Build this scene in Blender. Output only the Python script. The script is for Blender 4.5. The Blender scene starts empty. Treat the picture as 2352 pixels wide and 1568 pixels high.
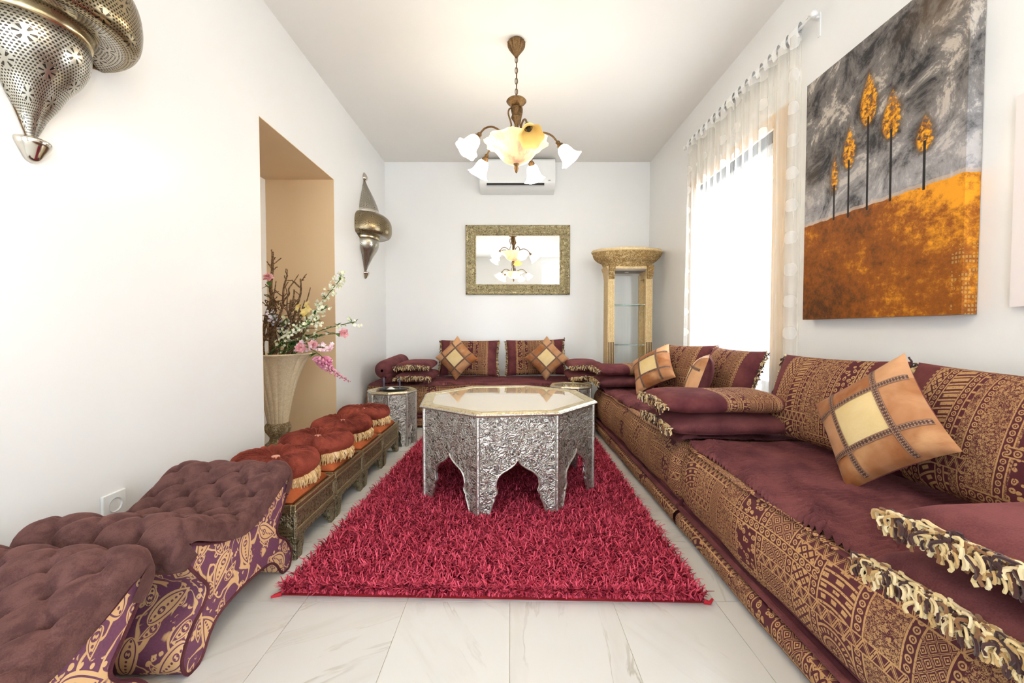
import bpy, math, random
import numpy as np
from mathutils import Vector, Matrix
PI = math.pi
rnd = random.Random(7)
SC = bpy.context.scene
COL = SC.collection

# ---------------------------------------------------------------- camera, world, exposure
cam = bpy.data.cameras.new('camera'); CAM = bpy.data.objects.new('camera', cam); COL.objects.link(CAM)
cam.sensor_width = 36; cam.lens = 950/2352*36; cam.shift_x = 3/2352; cam.clip_start = 0.02
CAM.location = (0, 0, 0.9); CAM.rotation_euler = (PI/2-math.atan(27/950), 0, 0)
SC.camera = CAM
W = bpy.data.worlds.new('daylight'); SC.world = W; W.use_nodes = True
bg = W.node_tree.nodes['Background']; bg.inputs[0].default_value = (0.81, 0.905, 1, 1); bg.inputs[1].default_value = 7.5
SC.view_settings.view_transform = 'Standard'; SC.view_settings.look = 'None'
SC.view_settings.exposure = 0.66; SC.view_settings.gamma = 1; SC.view_settings.use_curve_mapping = False
SC.cycles.use_denoising = True
SC.cycles.max_bounces = 6; SC.cycles.diffuse_bounces = 4; SC.cycles.glossy_bounces = 3
SC.cycles.use_adaptive_sampling = True; SC.cycles.adaptive_threshold = .09; SC.cycles.adaptive_min_samples = 16
SC.cycles.transparent_max_bounces = 12; SC.cycles.sample_clamp_indirect = 6
LX, RX, FY, BY, CZ = -1.37, 1.515, 4.55, -1.4, 2.72          # left wall, right wall, end wall, rear wall, ceiling
def portal(loc, rot, sx, sy):
    l = bpy.data.lights.new('window_portal', 'AREA'); l.shape = 'RECTANGLE'; l.size = sx; l.size_y = sy
    l.cycles.is_portal = True
    o = bpy.data.objects.new('window_portal', l); COL.objects.link(o); o.location = loc; o.rotation_euler = rot
portal((RX+.17, 2.91, 1.275), (0, PI/2, 0), 1.55, 1.02)
portal((-.5, BY-.17, 1.0), (PI/2, 0, PI), 1.0, 2.0)  # opening of the rear door added for daylight
portal((1.13, BY-.17, 1.31), (PI/2, 0, PI), .7, 2.6)

# ---------------------------------------------------------------- node expression helper
class X:
    def __init__(s, t, k): s.t, s.k = t, k
    def __add__(s, o): return s.t.m('ADD', s, o)
    __radd__ = __add__
    def __sub__(s, o): return s.t.m('SUBTRACT', s, o)
    def __rsub__(s, o): return s.t.m('SUBTRACT', o, s)
    def __mul__(s, o): return s.t.m('MULTIPLY', s, o)
    __rmul__ = __mul__
    def __truediv__(s, o): return s.t.m('DIVIDE', s, o)
    def __lt__(s, o): return s.t.m('LESS_THAN', s, o)
    def __gt__(s, o): return s.t.m('GREATER_THAN', s, o)
    def __abs__(s): return s.t.m('ABSOLUTE', s)
    def __pow__(s, o): return s.t.m('POWER', s, o)
class T:
    def __init__(s, name):
        s.mat = bpy.data.materials.new(name); s.mat.use_nodes = True
        s.nt = s.mat.node_tree; s.b = s.nt.nodes['Principled BSDF']; s._c = {}
    def n(s, ty, **kw):
        q = s.nt.nodes.new(ty)
        for k, v in kw.items(): setattr(q, k, v)
        return q
    def put(s, sock, v):
        if isinstance(v, X): s.nt.links.new(v.k, sock)
        elif isinstance(v, bpy.types.NodeSocket): s.nt.links.new(v, sock)
        elif isinstance(v, (tuple, list)) and len(v) == 3 and sock.type == 'RGBA': sock.default_value = (*v, 1)
        else: sock.default_value = v
    def m(s, op, a, b=None, c=None):
        q = s.n('ShaderNodeMath', operation=op); s.put(q.inputs[0], a)
        if b is not None: s.put(q.inputs[1], b)
        if c is not None: s.put(q.inputs[2], c)
        return X(s, q.outputs[0])
    def fract(s, a): return s.m('FRACT', a)
    def floor(s, a): return s.m('FLOOR', a)
    def sin(s, a): return s.m('SINE', a)
    def cos(s, a): return s.m('COSINE', a)
    def mn(s, a, b): return s.m('MINIMUM', a, b)
    def mx(s, a, b): return s.m('MAXIMUM', a, b)
    def hyp(s, a, b): return s.m('SQRT', a*a+b*b)
    def sm(s, a, lo, hi):
        q = s.n('ShaderNodeMapRange', interpolation_type='SMOOTHSTEP')
        s.put(q.inputs[0], a); q.inputs[1].default_value = lo; q.inputs[2].default_value = hi
        return X(s, q.outputs[0])
    def band(s, a, lo, hi): return (a > lo)*(a < hi)
    def src(s, kind):
        if kind not in s._c:
            if kind == 'UV': v = s.n('ShaderNodeUVMap').outputs[0]
            else: v = s.n('ShaderNodeTexCoord').outputs[kind]
            s._c[kind] = v
        return s._c[kind]
    def uv(s):
        q = s.n('ShaderNodeSeparateXYZ'); s.nt.links.new(s.src('UV'), q.inputs[0]); return X(s, q.outputs[0]), X(s, q.outputs[1])
    def xyz(s, kind='Object'):
        q = s.n('ShaderNodeSeparateXYZ'); s.nt.links.new(s.src(kind), q.inputs[0]); return [X(s, o) for o in q.outputs]
    def vec(s, a, b, c=0.0):
        q = s.n('ShaderNodeCombineXYZ'); s.put(q.inputs[0], a); s.put(q.inputs[1], b); s.put(q.inputs[2], c); return q.outputs[0]
    def noise(s, v, sc, det=2, rough=.5, dist=0, col=False):
        q = s.n('ShaderNodeTexNoise'); s.nt.links.new(v, q.inputs['Vector'])
        q.inputs['Scale'].default_value = sc; q.inputs['Detail'].default_value = det
        q.inputs['Roughness'].default_value = rough; q.inputs['Distortion'].default_value = dist
        return q.outputs['Color'] if col else X(s, q.outputs[0])
    def vor(s, v, sc, rn=1.0, feat='F1', out='Distance'):
        q = s.n('ShaderNodeTexVoronoi', feature=feat); s.nt.links.new(v, q.inputs['Vector'])
        q.inputs['Scale'].default_value = sc; q.inputs['Randomness'].default_value = rn
        return X(s, q.outputs[out]) if out == 'Distance' else q.outputs[out]
    def white(s, v, col=False):
        q = s.n('ShaderNodeTexWhiteNoise', noise_dimensions='3D'); s.nt.links.new(v, q.inputs['Vector'])
        return q.outputs['Color'] if col else X(s, q.outputs['Value'])
    def mix(s, f, a, b):
        q = s.n('ShaderNodeMix', data_type='RGBA'); s.put(q.inputs[0], f); s.put(q.inputs[6], a); s.put(q.inputs[7], b); return q.outputs[2]
    def bump(s, h, st=.5, d=.01):
        q = s.n('ShaderNodeBump'); q.inputs['Strength'].default_value = st; q.inputs['Distance'].default_value = d
        s.put(q.inputs['Height'], h); s.nt.links.new(q.outputs[0], s.b.inputs['Normal']); return s
    def set(s, **kw):
        al = dict(col='Base Color', rough='Roughness', metal='Metallic', sheen='Sheen Weight', spec='Specular IOR Level', emit='Emission Color', es='Emission Strength', coat='Coat Weight', alpha='Alpha', srough='Sheen Roughness', stint='Sheen Tint', trans='Transmission Weight', ior='IOR', sss='Subsurface Weight')
        for k, v in kw.items(): s.put(s.b.inputs[al[k]], v)
        return s
def L(r, g, b):                                               # sRGB 0-255 -> linear
    return tuple(((c/255)/12.92 if c/255 <= .04045 else ((c/255+.055)/1.055)**2.4) for c in (r, g, b))
MAT = {}
def plain(name, col, rough=.6, **kw):
    if name not in MAT:
        t = T(name); t.set(col=col, rough=rough, **kw)
        MAT[name] = t.mat
    return MAT[name]

# ---------------------------------------------------------------- materials
def plaster(name, col, rough=.35, spec=.4, b=.06):
    t = T(name); o = t.src('Object'); nz = t.noise(o, 1.6, 4, .6)
    t.set(col=t.mix(nz, tuple(c*.965 for c in col), tuple(min(1, c*1.02) for c in col)), rough=rough, spec=spec)
    t.bump(t.noise(o, 5, 4, .6), b, .01); return t.mat
WALL = plaster('ivory_polished_plaster', (.865, .855, .835), .24, .45, .05)
CEIL = plaster('cream_ceiling_paint', (.86, .83, .785), .8, .2, .03)
TAN = plaster('tan_niche_plaster', L(222, 192, 152), .5, .3)
def marble():
    t = T('white_marble'); x, y, z = t.xyz('Object')
    info = t.n('ShaderNodeObjectInfo'); r = X(t, info.outputs['Random'])
    a = r*6.28
    cx, sx = t.cos(a), t.sin(a)
    u = x*cx-y*sx; v = x*sx+y*cx
    p = t.vec(u*1.2+r*31, v*6+r*17, r*9)
    n1 = t.noise(p, 1.6, 5, .55, .6); n2 = t.noise(t.vec(u*2+r*13, v*2, r*5), 1.3, 3)
    vein = t.sm(abs(n1-.5), .03, 0)*t.sm(n2, .42, .68)
    c = t.mix(t.sm(n1, .45, .75)*.5, (.655, .645, .62), (.53, .495, .44))
    c = t.mix(r*.22, c, (.55, .52, .48)); c = t.mix(vein*.8, c, (.40, .36, .30))
    t.set(col=c, rough=.22, spec=.5); return t.mat
MARBLE = marble()
plain('grout', L(205, 198, 185), .9)
def velvet(name, c1, c2, sc=7, sheen=.35, rough=.85, st=None):
    t = T(name); o = t.src('Object')
    n = t.noise(o, sc, 4, .62, .4); f = t.noise(o, 350, 2)
    t.set(col=t.mix(t.sm(n+(f-.5)*.35, .3, .7), c1, c2), rough=rough, spec=.15, sheen=sheen, srough=.4, stint=st or tuple(min(1, c*3) for c in c2))
    t.bump(f, .25, .003); return t.mat
PLUM = velvet('plum_velvet', L(82, 42, 46), L(116, 66, 66))
PLUMD = velvet('plum_velvet_dark', L(70, 34, 40), L(96, 52, 56))
BROWNV = velvet('brown_purple_velvet', L(80, 52, 50), L(108, 74, 70), 26, .35)
REDV = velvet('rust_velvet', L(78, 26, 22), L(152, 72, 56), 5, .3)
ORANGEV = velvet('orange_velvet', L(132, 58, 28), L(186, 98, 58), 9, .25)
def metal(name, dark, light, sc=26, rough=.36, bs=.6, kind='Object', fine=1.0, dist=1.2):
    t = T(name); o = t.src(kind)
    n = t.noise(o, sc, 2, .5, dist)
    sw = t.sin(n*44)
    v = t.vor(o, sc*2.6, 1)
    h = sw*.5+v*.9+t.noise(o, sc*7, 2)*.4*fine
    t.set(col=t.mix(t.sm(h, -.25, .95), dark, light), metal=.9, rough=rough)
    t.bump(h, bs, .006); return t.mat
PEWTER = metal('embossed_pewter', L(104, 100, 94), L(194, 191, 184), 25, .42, .5)
BRONZE = metal('embossed_bronze', L(84, 74, 54), L(168, 156, 126), 34, .45, .5)
RAILM = metal('bronze_rail', L(120, 106, 76), L(184, 170, 134), 70, .36, .15)
FRAMEM = metal('embossed_mirror_frame', L(112, 98, 66), L(205, 192, 152), 26, .4, .6)
PEWTER_E = metal('pewter_edging', L(150, 146, 138), L(215, 212, 205), 60, .28, .25)
TOPM = metal('pale_brass_sheet', L(188, 172, 132), L(226, 212, 176), 22, .36, .18)
BRASS = metal('antique_brass', L(66, 48, 30), L(136, 106, 70), 60, .42, .25)
STONE = None
def stone(name, c1, c2, b=.5):
    t = T(name); o = t.src('Object'); n = t.noise(o, 38, 3, .55, 1.5); sw = t.sin(n*24)
    t.set(col=t.mix(t.sm(sw+n, -.6, 1.5), c1, c2), rough=.7, spec=.25); t.bump(sw, b, .006); return t.mat
STONE_C = stone('carved_golden_stone', L(164, 126, 70), L(226, 196, 142), .8)
STONE_P = stone('smooth_golden_stone', L(204, 176, 128), L(222, 198, 154), .08)
VASEM = stone('cream_stone', L(206, 184, 150), L(218, 198, 166), .03)
VASER = stone('carved_cream_stone', L(160, 132, 92), L(212, 190, 152), .9)
def pierced(name='pierced_silver', ca=L(150, 138, 118), cb=L(222, 218, 208), rg=.27):
    t = T(name); u, v = t.uv()
    a = t.fract(u/.0085+t.floor(v/.0075)*.5)-.5; b = t.fract(v/.0075)-.5
    hole = t.sm(t.hyp(a, b), .34, .24)
    # punched flowers on a coarse staggered grid
    fr = t.floor(v/.075); fu = t.fract(u/.085+fr*.5)-.5; fv = t.fract(v/.075)-.5
    r = t.hyp(fu*.085, fv*.075); ang = t.m('ARCTAN2', fv, fu)
    pet = t.band(r, .0075, .019)*t.sm(t.cos(ang*6), .35, .6)
    clear = (r < .021)*1.0
    h = t.mx(hole*(1-clear), pet)
    n = t.noise(t.src('Object'), 3, 2)
    t.set(col=t.mix(h*.9, t.mix(n, ca, cb), L(44, 36, 26)), metal=1.0, rough=rg)
    t.bump((1-h), .6, .003); return t.mat
PIERCED = pierced()
SILVER = plain('polished_silver', L(214, 208, 196), .13, metal=1.0)
WHITEP = plain('white_plastic', (.82, .82, .80), .35)
WHITEA = plain('white_aluminium', (.80, .80, .79), .4)
DARK = plain('dark_slot', (.03, .028, .025), .6)
GREYP = plain('grey_louvre', (.45, .45, .44), .5)
MIRRORM = plain('mirror_silvering', (.86, .85, .82), .015, metal=1.0)
def glass(name, tint=(1, 1, 1), refl=.06):
    t = T(name); nt = t.nt
    tr = t.n('ShaderNodeBsdfTransparent'); tr.inputs[0].default_value = (*tint, 1)
    gl = t.n('ShaderNodeBsdfGlossy'); gl.inputs['Roughness'].default_value = .02
    mx = t.n('ShaderNodeMixShader'); mx.inputs[0].default_value = refl
    nt.links.new(tr.outputs[0], mx.inputs[1]); nt.links.new(gl.outputs[0], mx.inputs[2])
    nt.links.new(mx.outputs[0], nt.nodes['Material Output'].inputs[0]); return t.mat
PANE = glass('window_glass'); SHELFG = glass('green_shelf_glass', (.72, .80, .76), .15); CABG = glass('cabinet_glass', (.98, .985, .98), .03)
TABLEG = plain('table_top_glass', L(206, 190, 158), .04, spec=.9, coat=.6)  # opaque cream base stands in for the ceiling reflected in the glass
def brocade_mask(t, u, v, P=1.0):
    """woven bands: a repeat of motif panels along u, cut across by chain borders"""
    u = u*1.3; v = v*1.3
    w = t.fract(u/P)*P
    o = t.vec(u, v)
    def lattice(s):
        a = abs(t.fract((u+v)/s)-.5); b = abs(t.fract((u-v)/s)-.5); d = t.mx(a, b)
        return t.mx(t.band(d, .42, .47), t.mx(t.band(d, .2, .29), (d < .09)*1.0))
    def check(s):
        a = abs(t.fract((u+v)/s)-.5); b = abs(t.fract((u-v)/s)-.5)
        d = t.mx(a, b); return (d < .36)*(1-(d < .12)*(t.fract(t.floor((u+v)/s)*.5) < .25))
    q = t.n('ShaderNodeVectorMath', operation='ADD'); t.nt.links.new(o, q.inputs[0])
    nz = t.n('ShaderNodeVectorMath', operation='SCALE'); t.nt.links.new(t.noise(o, 30, 1, col=True), nz.inputs[0]); nz.inputs['Scale'].default_value = .018
    t.nt.links.new(nz.outputs[0], q.inputs[1]); od = q.outputs[0]
    vd = t.vor(od, 38, .85)
    leaf = t.mx(t.band(vd, .0, .13), t.band(vd, .22, .40))
    vf = t.vor(od, 85, .9); fil = t.band(vf, .18, .42)
    dk = t.noise(o, 90, 2, .6, 2.0); dam = t.sm(abs(dk-.5), .045, .02)
    damask = t.mx(dam, fil*.75)
    r = t.hyp(t.fract(u/.30)*.30-.15, v-.06)
    ring = t.mx(t.band(t.fract(r/.034), .0, .22), t.band(t.fract(r/.034), .45, .85)*t.sm(t.sin(t.m('ARCTAN2', v-.06, t.fract(u/.30)*.30-.15)*26), -.1, .2))
    def chain(c):
        d = w-c; k = t.hyp(d/.012, (t.fract(v/.024)-.5)*2)
        return t.mx(t.band(abs(d), .0145, .020), t.mx(t.band(k, .45, .8), (k < .2)*1.0)*(abs(d) < .0125)), (abs(d) < .021)*1.0
    m = t.band(w, 0, .14)*damask+t.band(w, .14, .30)*leaf+t.band(w, .30, .46)*lattice(.05)+t.band(w, .46, .58)*check(.032)
    m = m+t.band(w, .58, .74)*ring+t.band(w, .74, .88)*damask+t.band(w, .88, 1.0)*lattice(.036)
    for c in (.14, .30, .46, .58, .74, .88, .99):
        k, msk = chain(c*P); m = m*(1-msk)+k*msk
    # cross bands: beads, zigzag, beads, lozenges, each only through some of the panels
    for n_, (c, wd, a, b) in enumerate(((.055, .014, .0, .46), (.165, .018, .30, .88), (.262, .014, .0, .58), (.345, .020, .46, 1.0), (.43, .014, .14, .74))):
        d = v-c; ad = abs(d); bandm = (ad < wd)*t.band(w, a*P, b*P)
        if n_ % 2 == 0:
            kk = t.hyp((t.fract(u/.030)-.5)*2, ad/wd); pat = t.mx(t.band(kk, .5, .85), (kk < .25)*1.0)
        else:
            zz = abs(t.fract(u/.040)-.5)*2*wd; pat = t.mx(t.band(abs(d+wd-zz*2), .0, .005), t.band(abs(d+wd-zz*2), .010, .014))
        edge = t.band(ad, wd, wd+.005)*t.band(w, a*P, b*P)
        m = m*(1-bandm)+pat*bandm; m = t.mx(m*(1-edge), edge)
    wear = t.noise(o, 160, 2)
    m = m*t.sm(wear, .25, .45)
    return t.mn(m, 1.0)
GOLD1, GOLD2 = L(164, 118, 76), L(214, 174, 118)
def brocade(name, base=L(88, 44, 50), P=1.0):
    t = T(name); u, v = t.uv(); m = brocade_mask(t, u, v, P)
    n = t.noise(t.src('UV'), 9, 2)
    t.set(col=t.mix(m*.93, base, t.mix(n, GOLD1, GOLD2)), rough=.66, spec=.15)
    return t.mat
BROC = brocade('plum_gold_brocade')
def cushion_cloth(name, lo, hi, base=L(86, 42, 48), rev=False):
    """plum velvet ends, brocade between u=lo..hi (metres from the cushion's middle)"""
    t = T(name); u, v = t.uv(); rr = X(t, t.n('ShaderNodeObjectInfo').outputs['Random']); m = brocade_mask(t, u*1.15+.37+rr, v+.16, .8)
    inner = t.band(u, lo, hi)
    e = t.mn(abs(u-lo), abs(u-hi)); ch = t.band(e, .002, .006)+t.band(e, .006, .012)*t.sm(t.sin(v*420), 0, .3)
    n = t.noise(t.src('Object'), 8, 3, .6)
    pl = t.mix(t.sm(n, .3, .7), L(84, 40, 46), L(116, 64, 64))
    g = t.mix(t.noise(t.src('UV'), 8, 2), GOLD1, GOLD2)
    c = t.mix(inner, pl, t.mix(m*.85, base, g)); c = t.mix(t.mn(ch, 1.0)*.7, c, L(190, 150, 105))
    t.set(col=c, rough=.8, spec=.1, sheen=.12, stint=L(200, 120, 110)); return t.mat
CUSH = cushion_cloth('brocade_cushion_cloth', -.19, .19)
BOLC = cushion_cloth('brocade_bolster_cloth', .0, .22)
def patch(name, seed, warm):
    t = T(name); u, v = t.uv(); U = u/.32+.5; V = v/.32+.5
    a = t.floor(U*1.0+.0)
    iu = (U > .27)*1.0+(U > .73)*1.0; iv = (V > .27)*1.0+(V > .73)*1.0
    cen = t.band(U, .27, .73)*t.band(V, .27, .73)
    k = t.white(t.vec(iu+seed*3.7, iv+seed*1.3, seed))
    n = t.noise(t.vec(U, V, seed), 3.2, 4, .6, .5)
    ed = t.mix(t.sm(k*.6+n*.8, .45, 1.15), tuple(c*warm[0] for c in L(200, 152, 112)), L(150, 90, 48))
    ed = t.mix(t.sm(t.noise(t.vec(U, V, seed+4), 2.2, 3), .52, .7)*.55, ed, L(214, 170, 124))
    c = t.mix(cen, ed, t.mix(n, L(228, 208, 162), L(206, 174, 112)))
    t.set(col=c, rough=.8, spec=.15, sheen=.12, srough=.35); t.bump(t.noise(t.src('UV'), 120, 3), .3, .004); return t.mat
BRAID = None
def braidm():
    t = T('brown_braid_trim'); u, v = t.uv()
    a = abs(t.fract(u/.009)-.5); b = abs(v)
    m = t.mx(t.band(b, .0065, .0085), (a < .22)*t.band(b, .0015, .0055))
    t.set(col=t.mix(m, L(84, 56, 46), L(160, 124, 100)), rough=.8); t.bump(m, .5, .002); return t.mat
BRAID = braidm()
def paisley():
    t = T('plum_gold_paisley'); u0, v0 = t.uv()
    tot = None
    def layer(cw, ch, sd, L0, wd, offx, offy):
        row = t.floor(v0/ch+offy)
        uu = u0/cw+row*.5+offx
        iu = t.floor(uu); fu = (t.fract(uu)-.5)*cw; fv = (t.fract(v0/ch+offy)-.5)*ch
        k = t.white(t.vec(iu, row, sd)); an = (k-.5)*2.2+(t.fract(row*.5) > .25)*3.14
        c, s = t.cos(an), t.sin(an)
        p = fu*c-fv*s; q = fu*s+fv*c
        tt = (q+L0)/(2*L0)
        p = p+(tt-.45)*(tt-.45)*L0*.75-L0*.08
        ts = t.mn(t.mx(tt, .0), 1.0)
        w = t.m('SQRT', ts)*(1-ts)*(1+ts*.15)*2.35*wd
        d = (w-abs(p))/wd                               # >0 inside
        ins = (d > .0)*t.band(tt, 0, 1)
        hole = t.band(d, .24, .36)
        dots = (t.hyp(t.fract(q/.011)-.5, p/.011) < .3)*(d > .36)
        ri = t.band(t.hyp(p, q+L0*.38), .006, .0095)
        return ins*(1-t.mx(hole, t.mx(dots, ri))), ins
    m1, i1 = layer(.115, .135, 3.0, .058, .030, 0, 0)
    m2, i2 = layer(.085, .09, 8.0, .030, .016, .37, .52)
    o = t.vec(u0, v0)
    vd = t.vor(o, 55, .8); nz = t.noise(o, 14, 2, .5, 1.0)
    fl = t.band(vd, .16, .42)*t.sm(nz, .52, .56)
    vine = t.sm(abs(t.noise(o, 9, 1, .5, 1.2)-.5), .030, .018)
    m = t.mx(m1, (1-i1)*t.mx(m2, (1-i2)*t.mx(fl, vine)))
    t.set(col=t.mix(m*.95, t.mix(t.noise(o, 200, 2), L(104, 62, 84), L(134, 86, 108)), t.mix(nz, L(216, 170, 118), L(242, 202, 150))), rough=.66, spec=.15)
    return t.mat
PAIS = paisley()
def attr_mat(name, rough=.8, sheen=.3, **kw):
    t = T(name); q = t.n('ShaderNodeVertexColor'); q.layer_name = 'Col'
    t.set(col=q.outputs[0], rough=rough, sheen=sheen, spec=.2, **kw); return t.mat
YARN = attr_mat('yarn'); PILE = attr_mat('shag_pile', .8, 0)
LEAFM = attr_mat('leaf_and_petal', .55, .0)
BARK = stone('twig_bark', L(92, 66, 44), L(150, 116, 84), .5)
def curtain_mat():
    t = T('sheer_dotted_voile'); u, v = t.uv(); nt = t.nt
    r = t.hyp(t.fract(u/.21)*.21-.105, t.fract(v/.165)*.165-.0825)
    dot = t.sm(r, .034, .032)
    fold = t.noise(t.vec(u*8, v*.2), 6, 2)
    al = t.mx(t.mx(dot*.72, fold*.36+.14), (v > 1.895)*.7)
    tr = t.n('ShaderNodeBsdfTransparent'); tr.inputs[0].default_value = (1, .985, .955, 1)
    di = t.n('ShaderNodeBsdfDiffuse'); di.inputs[0].default_value = (.93, .92, .90, 1)
    tl = t.n('ShaderNodeBsdfTranslucent'); tl.inputs[0].default_value = (.90, .87, .82, 1)
    a = t.n('ShaderNodeMixShader'); a.inputs[0].default_value = .5; nt.links.new(di.outputs[0], a.inputs[1]); nt.links.new(tl.outputs[0], a.inputs[2])
    b = t.n('ShaderNodeMixShader'); t.put(b.inputs[0], al); nt.links.new(tr.outputs[0], b.inputs[1]); nt.links.new(a.outputs[0], b.inputs[2])
    nt.links.new(b.outputs[0], nt.nodes['Material Output'].inputs[0]); return t.mat
VOILE = curtain_mat()
TABM = plain('white_curtain_tape', (.86, .86, .85), .8)
def canvas_mat():
    t = T('oil_painting'); u, v = t.uv(); o = t.vec(u*.73, v*1.15)
    # sky
    n1 = t.noise(t.vec(u*.73+v*.55, v*1.15-u*.5), 5.5, 10, .74, .45); n2 = t.noise(o, 2.1, 3, .5, .6); n3 = t.noise(o, 60, 3, .6)
    sky = t.mix(t.sm(n1, .38, .54), L(40, 38, 40), L(122, 116, 112)); sky = t.mix(t.sm(n1, .535, .60)*.9, sky, L(200, 188, 174))
    sky = t.mix(t.sm(n2, .48, .68)*.55, sky, L(126, 102, 74)); sky = t.mix(t.sm(v, .72, .40)*.6*t.sm(n1, .30, .6), sky, L(186, 184, 188))
    sky = t.mix((n3-.35)*.35, sky, L(50, 48, 50))
    # hill
    h1 = t.noise(o, 3.4, 10, .72, .1); h2 = t.noise(t.vec(u*.73, v*1.15, 3), 34, 5, .8, .2)
    hb = h1*.85+h2*.45+t.sm(u, .1, 1.1)*.13+t.sm(v, .0, .4)*.06
    hill = t.mix(t.sm(hb, .52, .78), L(78, 42, 14), L(150, 82, 16)); hill = t.mix(t.sm(hb, .74, .92), hill, L(234, 156, 28))
    hl = t.noise(t.vec(u*3, 0, 1), 3, 2)*.02+.388
    c = t.mix((v < hl)*1.0, sky, hill)
    c = t.mix(t.band(v-hl, 0.0, .012)*.5, c, L(206, 176, 150))
    tn = t.noise(o, 55, 3, .65, .6)
    for (cu, top, bot, tb, hw) in ((.252, .655, .495, .392, .026), (.360, .73, .565, .384, .045), (.488, .885, .685, .389, .055), (.632, .772, .598, .393, .055), (.812, .632, .508, .392, .042)):
        mid = (top+bot)/2-.015; hh = (top-bot)/2
        du = abs(u-cu-(tn-.5)*.05); k = (v-mid)/hh
        w = (1-k*k)*hw*(1-k*.35)
        crown = t.sm(w-du, -.004, .012)*t.band(v, bot, top)
        halo = t.sm(w-du, -.03, .0)*t.band(v, bot-.01, top+.015)*.6
        c = t.mix(halo, c, L(84, 60, 36))
        c = t.mix(crown*t.sm(tn, .36, .46), c, t.mix(t.sm(tn, .42, .62), L(150, 88, 14), L(238, 168, 30)))
        trunk = t.sm(abs(u-cu-.012*(top-v)), .0085, .005)*t.band(v, tb-.005, bot+.03)
        c = t.mix(trunk, c, L(32, 28, 28))
    # small gilt grid along the border by the lower corner
    g = (u > .95)*(v < .2)*(abs(t.fract(u*70)-.5) > .2)*(abs(t.fract(v*80)-.5) > .2)*(t.noise(o, 30, 2) > .5)
    c = t.mix(g*.35, c, L(214, 190, 120))
    t.set(col=c, rough=.55, spec=.3); t.bump(n1*.5+n3*.5+tn*.4, .5, .006); return t.mat
CANVAS = canvas_mat()
def shade_mat(name, c, es):
    t = T(name); t.set(col=c, rough=.4, emit=c, es=es, sss=0); return t.mat
SHADEL = shade_mat('lit_frosted_glass', (1, .90, .72), 15.0)
SHADEY = shade_mat('amber_frosted_glass', L(240, 206, 124), .12)  # faint emission stands in for light reaching the unlit shade
BULB = shade_mat('glowing_bulb', (1, .86, .58), 15.0)
def bowlm():
    t = T('marbled_bowl_glass'); u, v = t.uv(); n = t.noise(t.src('Object'), 9, 3, .6, 1)
    c = t.mix(t.sm(n, .4, .65), L(240, 216, 166), L(224, 170, 136)); t.set(col=c, rough=.35, emit=c, es=.22); return t.mat
BOWL = bowlm()

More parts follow.
